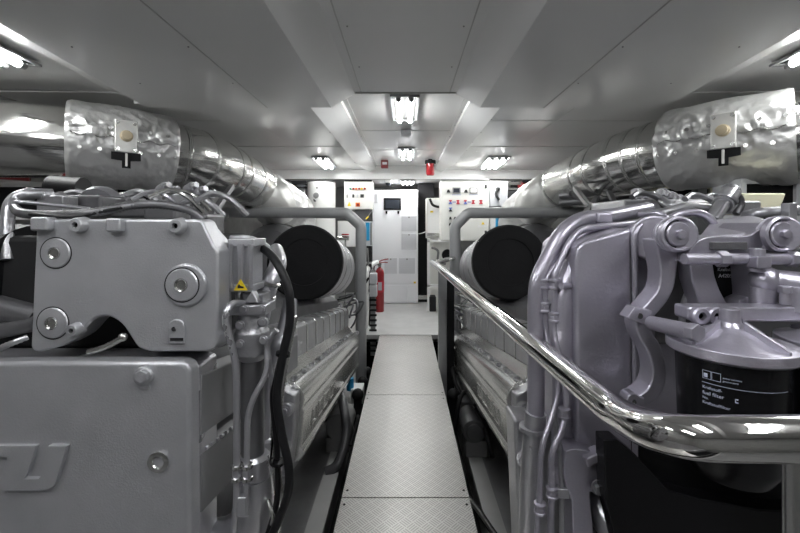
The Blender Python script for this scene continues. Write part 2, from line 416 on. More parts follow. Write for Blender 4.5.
def engine(s, label):
    t = thing('diesel_engine', label, 'engine', (s*1.2, 2.6, -.41), 'twin diesel engines')
    # crankcase
    cs = [(.66, -.10), (.80, -.02), (1.65, -.02), (1.9, -.2), (1.9, -.75), (1.5, -1.05), (.75, -1.05), (.62, -.80), (.62, -.35)]
    b = MB(); Y0, Y1 = 1.30, 3.9
    b.prism([E(s*x, z, Y0) for x, z in cs], E(0, 0, Y1)-E(0, 0, Y0)); b.build('crankcase', 'silver_dark', t, bev=.01)
    # feet resting on the engine bed
    for y in (1.6, 3.6):
        b = MB(); b.lh((s*.66, y-.12, -.41), (s*.95, y+.12, -.38)); zt = H-.9-SL*y
        b.lh((s*.70, y-.03, -.40), (s*.93, y+.03, zt)); b.build('engine_mount', 'silver_dark', t, bev=.006)
    # charge air housing with bands
    sec = [(.56, -.195), (.575, -.18), (.93, -.115), (.95, -.36), (.57, -.36), (.56, -.345)]
    b = MB(); b.prism([E(s*x, z, 1.62) for x, z in sec], E(0, 0, 3.95)-E(0, 0, 1.62))
    ch = b.build('charge_air_housing', 'silver_cast', t, bev=.01)
    for i in range(10):
        y = 1.80+i*.23
        sb = [(.554, -.195), (.573, -.173), (.93, -.108), (.93, -.13), (.575, -.19), (.566, -.35), (.556, -.35)]
        MB().prism([E(s*x, z, y) for x, z in sb], E(0, 0, y+.012)-E(0, 0, y)).build('rib', 'panel_side', ch, bev=.003)
    # long side cover
    sec = [(.60, -.348), (.568, -.350), (.530, -.402), (.528, -.416), (.506, -.424), (.500, -.412), (.488, -.417), (.466, -.440), (.455, -.466), (.449, -.49),
           (.452, -.515), (.458, -.53), (.450, -.545), (.455, -.60), (.462, -.70), (.452, -.715), (.452, -.735), (.462, -.75), (.50, -.775), (.60, -.79)]
    ya, yb = 1.78, 3.93
    b = MB(); b.prism([E(s*x, z, ya) for x, z in sec], E(0, 0, yb)-E(0, 0, ya))
    sc_ = b.build('side_cover', 'panel_side', t, bev=.004, ang=28)
    for i in range(12):
        y = ya+.08+i*.178; c = E(s*.516, -.416, y)
        bolt_on(sc_, c, .0125, (0, SL, 1), 'silver', h=.012)
    # raised lettering field pressed in the side cover
    for i, (y0_, w_) in enumerate(((1.95, .10), (2.09, .10), (2.23, .13), (2.42, .10))):
        b = MB(); x0 = s*.4535
        pts = [E(x0, -.585, y0_), E(x0, -.585, y0_+w_), E(x0+s*.002, -.655, y0_+w_*.85), E(x0+s*.002, -.655, y0_-w_*.1)]
        b.tube(pts+[pts[0]], .0045, 6, 1); b.build('raised_lettering', 'panel_side', sc_)
    # near end casting of the side cover with its bolts
    b = MB(); b.prism([E(s*x, z, 1.70) for x, z in ((.47, -.45), (.56, -.40), (.66, -.42), (.66, -.80), (.50, -.80), (.475, -.62))], (0, .085, -.012))
    b.cyl(E(s*.50, -.50, 1.66), E(s*.50, -.50, 1.8), .030); b.cyl(E(s*.51, -.66, 1.65), E(s*.51, -.66, 1.8), .026); b.cyl(E(s*.55, -.76, 1.65), E(s*.55, -.76, 1.8), .028)
    ec = b.build('end_casting', 'silver_cast', t, bev=.008)
    for x, z in ((.50, -.50), (.51, -.66), (.55, -.76)): bolt_on(ec, E(s*x, z, 1.655), .014)
    # oil pan edge rail under the cover
    b = MB(); b.prism([E(s*x, z, 1.5) for x, z in ((.50, -.80), (.62, -.80), (.62, -.85), (.52, -.83))], E(0, 0, 4.0)-E(0, 0, 1.5)); b.build('sump_flange', 'silver', t, bev=.003)
    # far end: clutter of fittings and cable loops
    for i in range(9):
        y = 3.95+random.uniform(-.02, .08); x = s*random.uniform(.47, .72); z = random.uniform(-.42, -.12)
        b = MB(); c = E(x, z, y-.04); b.tube([c, c+Vector((s*random.uniform(-.05, .05), -.03, .06)), c+Vector((s*random.uniform(-.1, .05), .0, .13)), c+Vector((s*.08, .05, .09))], .009, 8, 5)
        b.build('pipe', random.choice(['steel', 'silver', 'silver_dark']), t)
    for i in range(5):
        c = E(s*(.48+.05*i), -.42-.03*(i % 2), 3.95); b = MB(); b.cyl(c, c+Vector((0, -.05, 0)), .022, seg=14); b.hexa(c+Vector((0, -.05, 0)), .015, .02); b.build('fitting', 'silver_cast', t, bev=.003)
    # valve covers along the top, outboard of the charge air housing
    for bank, X in ((0, 1.12), (1, 1.62)):
        for i in range(6):
            y = 1.55+i*.42; c = E(s*X, .0, y)
            b = MB(); b.box(c, (.34, .36, .10)); b.box(c+Vector((0, 0, .06)), (.26, .28, .05))
            v = b.build('valve_cover', 'silver_cast', t, bev=.02, seg=3)
            for dx, dy in ((-.1, -.11), (.1, -.11)): bolt_on(v, c+Vector((dx, dy, .085)), .011, (0, 0, 1), h=.014)
    return t
engL = engine(-1, 'silver diesel engine left of the walkway with big smooth front covers and yellow warning triangle')
engR = engine(1, 'silver diesel engine right of the walkway with black fuel filters behind the polished rail')

# ------------------------------------------------------------------ air filters over the engines
def air_filter(s, px, label):
    c = P(px, 262, 2.6); ax = Vector((0, 1, -SL)).normalized()
    t = thing('air_filter', label, 'air filter', (c.x, 3.0, c.z-.3), 'air filters on the engines')
    b = MB(); b.lathe([(.10, .02), (.215, .02), (.236, .03), (.236, .72), (.22, .74), (.05, .74)], c, ax, 48)
    bd = b.build('canister', 'silver_cast', t, ang=30)
    for h in (.26, .50): 
        b = MB(); b.lathe([(.2375, h), (.2385, h+.002), (.2385, h+.008), (.2375, h+.01)], c, ax, 48); b.build('seam_band', 'steel', bd)
    b = MB(); b.lathe([(.02, .004), (.15, .004), (.152, -.002), (.235, -.002), (.247, .008), (.247, .055), (.238, .06), (.22, .06)], c, ax, 48)
    b.build('end_cap', 'rubber_disc', t, label='black rubber end cap')
    # saddle under the canister
    q = c+ax*.5; b = MB(); b.lh((q.x-.02+s*.12-.08, 3.0, q.z-.42), (q.x+.02+s*.12+.08, 3.15, q.z-.2)); b.build('saddle', 'silver_dark', t, bev=.01)
    # intake pipe into the turbocharger
    e0 = c+ax*.74; b = MB(); b.tube([e0-ax*.02, e0+ax*.15, e0+ax*.3+Vector((s*.12, 0, 0)), e0+ax*.42+Vector((s*.3, 0, -.02))], [.16, .15, .14, .14], 28, 6)
    b.build('intake_elbow', 'silver_cast', t)
    return t
air_filter(-1, 304.5, 'round air filter with black end cap over the left engine')
air_filter(1, 510.5, 'round air filter with black end cap over the right engine')
def turbo(s, label):
    c = P(CX+s*126, 262, 4.45)
    t = thing('turbocharger', label, 'turbocharger', (c.x, 4.45, c.z-.4), 'turbocharger housings')
    b = MB(); b.lathe([(.1, -.22), (.36, -.2), (.42, -.12), (.42, .18), (.36, .26), (.1, .28)], c, (-s*.25, 1, 0), 40); b.build('housing', 'silver_cast', t)
    b = MB(); b.lathe([(.435, -.02), (.445, -.01), (.445, .02), (.435, .03)], c, (-s*.25, 1, 0), 40); b.build('clamp_band', 'steel', t)
    b = MB(); b.lh((c.x-.15, 4.3, c.z-.85), (c.x+.15, 4.6, c.z-.3)); b.build('bracket', 'silver_dark', t, bev=.01)
    return t
turbo(-1, 'large grey turbocharger drum behind the left air filter')
turbo(1, 'large grey turbocharger drum behind the right air filter')

# ------------------------------------------------------------------ exhaust pipes
def catmull(pts, n):
    out = []
    for i in range(len(pts)-1):
        p0 = pts[max(i-1, 0)]; p1 = pts[i]; p2 = pts[i+1]; p3 = pts[min(i+2, len(pts)-1)]
        for k_ in range(n):
            t = k_/n; out.append(0.5*((2*p1)+(-p0+p2)*t+(2*p0-5*p1+4*p2-p3)*t*t+(-p0+3*p1-3*p2+p3)*t**3))
    out.append(pts[-1]); return out
def exhaust(s, path, blanket, joints, label):
    pts = [P(*p) for p in path]; N_ = 12; full = catmull(pts, N_)
    def at(f): f = max(0, min(f*N_, len(full)-1)); i = int(f); j = min(i+1, len(full)-1); return full[i]*(1-(f-i))+full[j]*(f-i)
    t = thing('exhaust_pipe', label, 'exhaust pipe', tuple(at(2)-Vector((0, 0, .3))), 'lagged exhaust pipes')
    end = len(pts)-2.0
    body = [at(i/6) for i in range(int(end*6)+1)]
    b = MB(); b.tube(body, .225, 40, 1, wob=lambda i, a: 1+.006*math.sin(a*7+i*.3)); pipe = b.build('cladding', 'clad', t)
    for f in joints:
        a = at(f-.012); c = at(f+.012); d = (c-a).normalized(); m_ = at(f)
        b = MB(); b.lathe([(.2255, -.016), (.2315, -.011), (.2315, -.004), (.2275, 0), (.2315, .004), (.2315, .011), (.2255, .016)], m_, d, 40); b.build('joint_band', 'steel', pipe)
    # padded foil blanket round the pipe
    f0, f1 = blanket; rows = 84; seg = 150; b = MB(); rings = []; ref = None
    for i in range(rows+1):
        f = f0+(f1-f0)*i/rows; p = at(f); d = (at(f+.02)-at(f-.02)).normalized()
        ref = (Vector((0, 0, 1))-d*d.z).normalized(); bn = d.cross(ref); ring = []
        for k_ in range(seg):
            a = 2*math.pi*k_/seg; dr = (ref*math.cos(a)+bn*math.sin(a))
            q = p+dr*.27; e = min(i, rows-i)/rows
            face = math.cos(a); left = 1-i/rows
            rid = (1-abs(noise.noise(q*11+Vector((5, 2, 1)))*2))*.5+(1-abs(noise.noise(q*26)*2))*.3
            band = math.exp(-((face-.22)/.30)**2)
            rr = .268+noise.noise(q*5)*.014+(rid-.4)*(.010+.034*band)+noise.noise(q*60)*.003*band
            rr += .007 if face > .08+.05*noise.noise(q*6) else -.004
            rr -= .012*max(0, 1-e*22)
            ring.append(b.bm.verts.new(p+dr*rr))
        rings.append(ring)
    for x, y in zip(rings, rings[1:]):
        for k_ in range(seg): b.bm.faces.new((x[k_], x[(k_+1) % seg], y[(k_+1) % seg], y[k_]))
    bl = b.build('insulation_blanket', 'foil', t, ang=80)
    # lacing hooks and wire along the blanket's seam, bolted hanger in the middle
    side = Vector((-s*.55, -.83, 0)).normalized()
    def surf(f, up, r=.272):
        p = at(f); d = (at(f+.02)-at(f-.02)).normalized(); up_ = (Vector((0, 0, 1))-d*d.z).normalized(); out = d.cross(up_)
        if out.dot(Vector((-p.x, -p.y, 0))) < 0: out = -out
        return p+(out*math.cos(up)+up_*math.sin(up))*r, out
    wire = []
    for i in range(12):
        f = f0+(f1-f0)*(.06+.88*i/11); q, o_ = surf(f, .08+.03*(-1)**i, .279); wire.append(q)
        q2, o_ = surf(f, .25*(-1)**i+.05, .274)
        MB().cyl(q2, q2+o_*.008, .011, seg=12).build('lacing_stud', 'steel', bl)
    MB().tube(wire, .0035, 6, 3).build('lacing_wire', 'steel', bl)
    fm = (f0+f1)/2+(.0 if s < 0 else -.12)
    c, out = surf(fm, .13, .285); up = Vector((0, 0, 1)); tn = out.cross(up).normalized()
    R = Matrix((tn, out, up)).transposed()
    br = MB().box(c, (.115, .03, .20), R).build('hanger_bracket', 'foil_soft', t, bev=.006)
    b = MB(); b.lathe([(.034, 0), (.034, .016), (.026, .02), (.026, .034), (.012, .036)], c+out*.012, out, 24); b.build('spindle_boss', 'tan', br)
    for dx in (-1, 1):
        for dz in (-1, 1): bolt_on(br, c+tn*dx*.042+up*dz*.08+out*.015, .008, out, 'steel')
    b = MB(); b.prism([c-out*.004+tn*x_*k_-up*z_ for x_, z_, k_ in ((.075, .10, -1), (.075, .10, 1), (.075, .145, 1), (.022, .15, 1), (.022, .195, 1), (.022, .195, -1), (.022, .15, -1), (.075, .145, -1))], out*.012)
    b.build('slot', 'black_matt', br, label='dark slot behind the bracket')
    MB().box(c-up*.145+out*.004, (.012, .03, .08), R).build('lug', 'foil_soft', br, bev=.003)
    # foil wrapped elbow down into the turbocharger
    el = [at(end-.25), at(end+.05), at(end+.45), at(end+1), at(end+1)+Vector((0, .05, -.25))]
    b = MB(); b.tube(el, [.21, .25, .28, .30, .30], 44, 8, wob=lambda i, a: 1+.08*noise.noise(Vector((math.cos(a)*3, math.sin(a)*3, i*.35)))+.06*abs(noise.noise(Vector((math.cos(a)*7, math.sin(a)*7, i*.7)))))
    b.build('foil_elbow', 'foil', t, ang=80)
    q = at(end+.1)
    b = MB(); b.tube([P(CX+s*168, 184, 3.85), P(CX+s*150, 190, 4.1), P(CX+s*133, 199, 4.25), P(CX+s*122, 213, 4.45)], [.14, .20, .21, .16], 30, 7,
                     wob=lambda i, a: 1+.10*noise.noise(Vector((math.cos(a)*1.6, math.sin(a)*1.6, i*.3)))+.025*math.sin(a*11+i*.6))
    b.build('crumpled_wrap', 'foil_soft', t, ang=80)
    return t
exhaust(-1, [(-60, 134, 2.22), (0, 139, 2.35), (65, 143, 2.5), (167, 155, 2.85), (205, 163, 3.1), (240, 178, 3.7), (266, 194, 4.42), (290, 216, 4.9)], (2.03, 3.02),
        (2.95, 3.25, 3.75, 4.35, 4.62, 5.1, 5.5), 'polished exhaust pipe above the left engine with grey foil blanket')
exhaust(1, [(870, 125, 2.05), (800, 137, 2.22), (728, 145, 2.45), (672, 152, 2.7), (640, 159, 2.9), (605, 170, 3.2), (571, 182, 3.85), (545, 197, 4.5), (524, 219, 4.95)], (1.05, 2.98),
        (3.0, 3.45, 3.95, 4.45, 4.95, 5.3, 6.2), 'polished exhaust pipe above the right engine with crinkled foil blanket')

# ------------------------------------------------------------------ grey guard frames at the far ends of the engines
def guard(s, xs, label):
    t = thing('guard_frame', label, 'guard rail', (s*.45, 4.1, -.41), 'grey pipe guard frames')
    Y = 4.04
    pts = [P(xs[0], 235, Y-.5), P(xs[1], 212.5, Y), P(xs[2], 213, Y), P(xs[3], 226, Y), Vector((P(xs[3], 226, Y).x, Y, -.415))]
    b = MB(); b.tube(pts, .055, 18, 4, fillet=.035); b.build('pipe_frame', 'guard_grey', t)
    f = pts[-1]; MB().cyl(f, f+Vector((0, 0, .015)), .09, seg=24).build('foot_flange', 'guard_grey', t)
    return t
guard(-1, (196, 226, 347, 361), 'grey painted pipe guard frame crossing above the left air filter')
guard(1, (618, 592, 468, 455), 'grey painted pipe guard frame crossing above the right air filter')

# ------------------------------------------------------------------ polished handrail
hr = thing('handrail', 'polished steel handrail running along the walkway and curving across the right engine', 'handrail', (.34, 3.7, -.1))
a = Vector((.255, 3.68, H-.345)); d0 = Vector((.392, .80, H-.352))
pts = [a, a.lerp(d0, .5), d0, P(620, 415, .735), P(650, 429.5, .635), P(688, 437, .57), P(730, 438.5, .548), P(800, 438.5, .542), Vector((1.35, .54, P(800, 438.5, .542).z))]
b = MB()
path = [a+(d0-a)*i/10 for i in range(10)]+catmull(pts[2:8], 8)+[pts[8]]
b.tube(path, .030, 36, 1); b.build('rail', 'chrome', hr)
b = MB(); b.tube([P(793, 450, .545), Vector((P(793, 450, .545).x, .545, -.1))], .0115, 20, 1); b.build('upright', 'steel', hr)
b = MB(); b.tube([a+Vector((0, .02, -.005)), a+Vector((.03, .01, .0)), P(446, 260, 3.75), P(455, 258, 4.05)], .022, 16, 5); b.build('end_stub', 'steel', hr)
b = MB(); b.lh((.30, 3.62, -.42), (.375, 3.70, H-.39)); b.build('post', 'guard_grey', hr, bev=.004)
b = MB(); b.lh((.375, 3.60, -.42), (.44, 3.76, H-.45)); b.build('post_backing', 'black_matt', hr, bev=.004)

# ------------------------------------------------------------------ left engine, front parts
def outline_smooth(keys): return keys
YL = 1.0
fc_pts = [(36, 219)]+[(192, 219)]+arc(196, 228, 9, -80, -40, 3)+[(214, 246)]+arc(210, 254, 8, -30, 0, 2)+[(218, 338)]+arc(206, 340, 12, 0, 90, 4)+\
    resample([(150, 352), (138, 348), (129, 335), (121, 324), (109, 317), (97, 318), (88, 325), (76, 338), (60, 347)], 3)+[(40, 352)]+arc(36, 346, 6, 90, 180, 3)
fc = MB().px(fc_pts, YL, .07).build('front_cover', 'cover', engL, bev=.022, seg=5)
def disc(parent, px, py, Y, rp, name='bearing_cap', m='cover'):
    c = P(px, py, Y); r = rp/F*Y
    b = MB(); b.lathe([(r*1.0, .006), (r*1.0, -.001), (r*.93, -.004), (r*.42, -.006), (r*.36, .004), (r*.30, .014), (r*.05, .016)], c, (0, 1, 0), 36)
    o_ = b.build(name, m, parent)
    b = MB(); b.lathe([(r*.40, -.0045), (r*.36, -.008), (r*.30, -.0065), (r*.26, .004), (.001, .007)], c, (0, 1, 0), 28); b.build('recess', 'steel', o_)
    b = MB(); b.lathe([(r*1.07, .002), (r*1.07, -.0008), (r*1.0, -.0009), (r*1.0, .002)], c, (0, 1, 0), 36); b.build('shade_ring', 'dark', o_)  # dark ring paints shade round the cap to give depth
    return o_
disc(fc, 56, 253, YL, 15); disc(fc, 53, 323, YL, 15.5)
# larger bearing cap on its raised pad
b = MB(); c = P(186, 285, YL); b.lathe([(.054, .01), (.054, -.004), (.050, -.008), (.01, -.008)], c, (0, 1, 0), 36); b.build('raised_pad', 'cover', fc, bev=.003)
disc(fc, 182, 285, YL-.008, 16.5)
for x, y, r in ((81, 225, 6.8), (179, 226, 7), (77, 329, 5.8)):
    c = P(x, y, YL); r_ = r/F
    b = MB(); b.lathe([(r_*1.25, .01), (r_*1.05, -.016), (r_*.9, -.019), (r_*.42, -.019), (r_*.38, -.008), (.001, -.008)], c, (0, 1, 0), 24)
    bo = b.build('bolt_boss', 'cover', fc)
    MB().lathe([(r_*.38, -.0095), (.001, -.0095)], c, (0, 1, 0), 12).build('bolt_hole', 'dark', bo)
for x, y, w_, h_ in ((38, 224, 18, 14), (112, 225, 15, 14)):
    MB().px([(x-w_/2, y-h_/2), (x+w_/2, y-h_/2), (x+w_/2, y+h_/2), (x-w_/2, y+h_/2)], YL-.02, .05).build('lifting_pad', 'cover', fc, bev=.006, seg=3)
b = MB(); b.px([(168, 344), (168, 329)]+arc(176, 328, 8.5, 180, 360, 8)+[(184.5, 344)], YL-.006, .02); lp = b.build('lug', 'cover', fc, bev=.003)
MB().cyl(P(174, 329, YL-.0065), P(174, 329, YL-.0075), .006, seg=14).build('bolt_hole', 'dark', lp)
MB().px([(170, 338), (183, 338), (183, 341), (170, 341)], YL-.0075, .004).build('slot', 'dark', lp)
# receding cheek beside the cover and the block behind
b = MB(); b.prism([P(208, 224, YL+.07), P(222, 240, YL+.07), P(224, 342, YL+.07), P(212, 350, YL+.07), P(150, 350, YL+.07), P(150, 224, YL+.07)], (0, .06, -.01))
b.build('cover_flange', 'silver', engL, bev=.012, seg=3)
b = MB(); b.lh((-1.9, 1.12, .95), (-.56, 1.45, 1.27)); b.build('front_block', 'dark', engL, bev=.02)  # dark colour stands in for the black shade of the cavity
b = MB(); b.cyl(P(-60, 262, 1.25), P(34, 272, 1.2), .14, seg=32); b.build('coolant_hose', 'rubber', engL, label='thick black hose beside the front cover')
b = MB(); b.cyl(P(-10, 305, 1.12), P(40, 318, 1.12), .035); b.cyl(P(-20, 335, 1.1), P(40, 322, 1.1), .022); b.build('pipe', 'silver_dark', engL)
# lower plate with pressed lettering
b = MB(); YP = .98
b.px([(-330, 362), (176, 362)]+arc(178, 374, 12, -90, 0, 5)+[(190.5, 560), (190.5, 640), (-330, 640)], YP, .05)
lp_ = b.build('lower_cover', 'cover', engL, bev=.012, seg=4)
b = MB(); b.px([(-330, 359), (186, 359), (200, 366), (200, 640), (-330, 640)], YP+.045, .10); b.build('gear_case', 'silver', engL, bev=.01)
def letter(pts):
    b = MB(); b.px(pts, YP-.010, .014); b.build('raised_letter', 'cover', lp_, bev=.0015)
letter([(48, 446), (66.5, 446), (56.5, 480)]+[(54, 486), (49, 489.5), (43, 491)]+[(4, 491), (-1, 488), (-1, 482), (7, 457.5), (-12, 457.5), (-9, 446), (36, 446), (27, 474), (24, 479), (38, 479), (40, 477)])
letter([(-10, 461), (-21, 491), (-39, 491), (-29, 457.5), (-40, 457.5), (-37, 446), (-13, 446), (-16, 457.5)])
letter([(-42, 446), (-57, 491), (-73, 491), (-62, 459), (-72, 459), (-82, 491), (-97, 491), (-87, 459), (-97, 459), (-107, 491), (-124, 491), (-109, 446)])
# bolt with keeper, and threaded hole
c = P(144, 376, YP); b = MB(); b.lathe([(.024, .004), (.024, -.006), (.018, -.009), (.001, -.009)], c, (0, 1, 0), 24); b.px([(139, 380), (149, 380), (149, 390), (139, 390)], YP-.005, .01); k1 = b.build('bolt_pad', 'cover', lp_, bev=.003)
MB().hexa(P(144, 375, YP-.008), .017, .014).build('bolt', 'cover', k1, bev=.003)
b = MB(); b.lathe([(.026, .004), (.026, -.003), (.020, -.004), (.015, -.004), (.011, .003), (.001, .003)], P(158.5, 462, YP), (0, 1, 0), 28); k2 = b.build('threaded_boss', 'steel', lp_)
MB().lathe([(.011, .0021), (.001, .0021)], P(158.5, 462, YP), (0, 1, 0), 16).build('bolt_hole', 'dark', k2)
# side boxes behind the plate
for z0, z1 in ((-.20, -.375), (-.405, -.575)):
    b = MB(); b.prism([E(-.525, z0-.02, 1.03), E(-.545, z0, 1.03), E(-.9, z0, 1.03), E(-.9, z1, 1.03), E(-.525, z1, 1.03)], E(0, 0, 1.95)-E(0, 0, 1.03))
    sbx = b.build('side_box', 'silver_matte', engL, bev=.004)
    if z0 < -.4:
        b = MB()
        for i in range(26):
            y = 1.05+i*.03; b.cyl(E(-.5255, z0-.012, y), E(-.5255, z0-.012, y+.012), .005, seg=8)
        b.build('serrated_edge', 'silver_cast', sbx)

# pipe cluster at the corner of the left engine
YC = 1.08
b = MB()
b.px([(229, 243), (252, 243), (252, 290), (229, 290)], YC, .085); act = b.build('actuator', 'cover', engL, bev=.006, seg=3)
b = MB(); b.px([(227.5, 239), (253.5, 239), (253.5, 247), (227.5, 247)], YC-.006, .097); b.build('end_plate', 'cover', act, bev=.003); b = MB(); b.px([(227.5, 285), (253.5, 285), (253.5, 292), (227.5, 292)], YC-.006, .097); b.build('end_plate', 'cover', act, bev=.003)
for x in (230.5, 239.5, 241.5, 250.5): MB().cyl(P(x, 244, YC-.005), P(x, 288, YC-.005), .007, seg=12).build('tie_rod', 'silver', act)
ws = MB().px([(233.5, 290.5), (247.5, 290.5), (240.5, 279)], YC-.0135, .002).build('warning_sign', 'yellow', act, bev=.0005, label='yellow warning triangle sticker')
MB().px([(237.5, 288.3), (243.5, 288.3), (243.5, 286.6), (240.5, 286), (239, 284.2), (237.5, 286)], YC-.0142, .001).build('pictogram', 'ink', ws)
b = MB(); b.tube([P(231, 238, YC+.03), P(248, 238, YC+.03), P(262, 243, YC+.1), P(268, 247, YC+.2)], .008, 10, 4); b.build('conduit', 'cover', act)
b = MB(); b.cyl(P(239, 291, YC+.03), P(239, 305, YC+.03), .010); b.cyl(P(246, 291, YC+.05), P(246, 306, YC+.05), .007); b.build('stem', 'steel', act)
# valve body: flanged casting with screws
b = MB(); c0 = P(252, 352, YC+.03)
def hz(py, Y=YC+.03): return P(0, py, Y).z-c0.z
b.lathe([(.030, hz(360)), (.047, hz(352)), (.047, hz(331)), (.041, hz(328)), (.036, hz(322)), (.036, hz(310)), (.030, hz(304)), (.01, hz(303))], c0, (0, 0, 1), 28)
b.box(P(252, 307, YC+.03), (.105, .09, .028)); b.box(P(257, 297, YC+.05), (.06, .06, .03)); b.prism([P(243, 303, YC-.01), P(258, 303, YC-.01), P(252, 290, YC-.01)], (0, .03, 0))
b.cyl(P(237, 325, YC+.0), P(252, 325, YC+.03), .013); b.cyl(P(236, 343, YC), P(252, 343, YC+.03), .012); b.cyl(P(266, 322, YC), P(256, 322, YC+.03), .012)
vb = b.build('thermostat_housing', 'silver_cast', engL, bev=.004)
for x, y in ((240, 325), (240, 344), (263, 322), (264, 340), (244, 309), (262, 309)): bolt_on(vb, P(x, y, YC-.02), .009, m='silver')
# main down pipe with sleeves and foot
b = MB(); b.tube([P(252, 350, YC+.03), P(253, 470, YC+.03)], .031, 24, 1); b.build('down_pipe', 'silver_dark', engL)
b = MB()
b.lathe([(.034, 0), (.043, .01), (.043, .06), (.034, .07)], P(254, 478, YC+.03), (0, 0, 1), 28)
b.tube([P(254, 476, YC+.03), P(254, 500, YC+.03), P(248, 525, YC+.03), P(230, 540, YC+.03), P(205, 545, YC+.03)], [.045, .052, .058, .06, .06], 26, 6); b.build('elbow', 'silver', engL)
for y in (456, 462): MB().lathe([(.033, -.004), (.037, -.002), (.037, .002), (.033, .004)], P(253, y, YC+.03), (.12, 0, 1), 24).build('hose_clamp', 'steel', engL)
b = MB(); b.tube([P(269, 375, YC+.1), P(265, 410, YC+.1), P(264, 440, YC+.1)], .017, 18, 4); b.lathe([(.017, .0), (.026, -.006), (.026, -.14), (.018, -.15), (.018, -.20)], P(264, 438, YC+.1), (0, 0, 1), 24)
b.tube([P(266, 484, YC+.1), P(266, 540, YC+.1)], .022, 18, 1); b.build('coolant_pipe', 'silver', engL)
for y in (484, 494): MB().lathe([(.023, -.004), (.029, -.002), (.029, .002), (.023, .004)], P(266, y, YC+.1), (0, 0, 1), 24).build('hose_clamp', 'steel', engL)
# fat elbow rising behind the actuator
b = MB(); b.tube([P(260, 318, YC+.10), P(264, 300, YC+.10), P(271, 280, YC+.11), P(278, 264, YC+.16), P(276, 250, YC+.32)], [.028, .027, .026, .026, .024], 24, 7); fe = b.build('riser_pipe', 'silver', engL)
for f in ((265.5, 296), (270, 283)): MB().lathe([(.026, -.006), (.031, -.003), (.031, .003), (.026, .006)], P(f[0], f[1], YC+.105), (.3, 0, 1), 24).build('hose_clamp', 'steel', fe)
b = MB(); b.tube([P(290, 300, YC+.2), P(287, 325, YC+.15), P(280, 345, YC+.1), P(272, 365, YC+.1)], [.022, .026, .026, .02], 20, 6); b.build('curved_pipe', 'silver', engL)
# thin pipes with clamps
thinA = [P(243, 303, YC-.01), P(232, 303, YC-.06), P(225.5, 312, YC-.08), P(225.5, 324, YC-.08), P(236.5, 362, YC-.06), P(237, 500, YC-.05), P(233, 540, YC-.05)]
pa = MB().tube(thinA, .0085, 12, 5, fillet=.05).build('oil_pipe', 'silver', engL)
thinB = [P(277, 330, YC), P(266, 343, YC), P(268.5, 371, YC-.02), P(247.5, 408, YC-.05), P(246, 515, YC-.05)]
pb = MB().tube(thinB, .0075, 12, 5, fillet=.05).build('oil_pipe', 'silver', engL)
for pp, xx in ((pa, 237), (pb, 247)):
    for yy in (466, 478): MB().lathe([(.010, -.006), (.015, -.004), (.015, .004), (.010, .006)], P(xx, yy, YC-.05), (0, 0, 1), 16).build('pipe_clamp', 'steel', pp)
    MB().lathe([(.012, -.015), (.012, .015)], P(xx, 472, YC-.05), (0, 0, 1), 6).build('pipe_clamp', 'silver', pp)
MB().box(P(243, 505, YC-.05), (.022, .02, .05)).build('union', 'silver', pb, bev=.002)
MB().tube([P(268, 500, YC), P(273, 516, YC-.02), P(272, 524, YC-.02)], .006, 10, 4).build('lever', 'steel', engL)
MB().tube([P(268, 345, YC+.02), P(272, 385, YC+.02), P(272, 398, YC+.02), P(276, 404, YC)], .006, 10, 4).build('oil_pipe', 'silver', engL)
# black hoses and ribbed conduit
MB().tube([P(250, 243, YC+.12), P(262, 248, YC+.08), P(275, 260, YC), P(288, 288, YC-.03), P(290, 320, YC-.03), P(283, 355, YC-.03), P(277, 395, YC-.03), P(281, 430, YC-.03), P(289, 470, YC-.03), P(286, 500, YC-.03), P(270, 540, YC-.03)], .0112, 16, 7).build('black_hose', 'rubber', engL, label='black rubber hose')
MB().tube([P(285, 340, YC-.01), P(276, 380, YC-.01), P(273, 400, YC-.01), P(277, 450, YC-.01), P(277, 500, YC-.01), P(266, 540, YC-.01)], .008, 14, 7).build('black_hose', 'rubber', engL, label='thinner black rubber hose')
def ribbed(pts, r, name, m, parent, pitch=.009, **kw):
    c_ = catmull([Vector(p) for p in pts], 10); L_ = 0; out = [c_[0]]; ds = 0
    acc = [0]
    for a_, b_ in zip(c_, c_[1:]): acc.append(acc[-1]+(b_-a_).length)
    n_ = int(acc[-1]/pitch*2); res = []; rs = []; j = 0
    for i in range(n_+1):
        d_ = acc[-1]*i/n_
        while j < len(acc)-2 and acc[j+1] < d_: j += 1
        f = (d_-acc[j])/max(acc[j+1]-acc[j], 1e-9); res.append(c_[j].lerp(c_[j+1], f)); rs.append(r*(1.0 if i % 2 else .84))
    return MB().tube(res, rs, 12, 1).build(name, m, parent, ang=60, **kw)
ribbed([P(294, 316, YC+.02), P(290, 335, YC+.02), P(284, 365, YC+.02), P(279, 400, YC+.02), P(275, 440, YC+.02), P(279, 500, YC+.02), P(276, 535, YC+.02)], .0125, 'ribbed_conduit', 'steel', engL)
for x, y in ((283, 354), (277, 462)): MB().lathe([(.012, -.004), (.019, -.004), (.019, .004), (.012, .004)], P(x, y, YC-.02), (.2, 0, 1), 16).build('cable_tie', 'black_paint', engL)
MB().tube([P(285, 350, YC-.02), P(270, 462, YC-.0)], .003, 6, 1).build('cable_tie', 'black_paint', engL)
# small ribbed hose under the notch of the front cover
hs = ribbed([P(88, 352, 1.01), P(105, 347, 1.01), P(122, 338, 1.0)], .008, 'ribbed_conduit', 'steel', engL)
MB().sph(P(123, 337, 1.0), .011).build('hose_end', 'steel', hs)
ribbed([P(-8, 352, 1.0), P(10, 344, 1.0), P(28, 337, 1.02)], .008, 'ribbed_conduit', 'silver', engL)
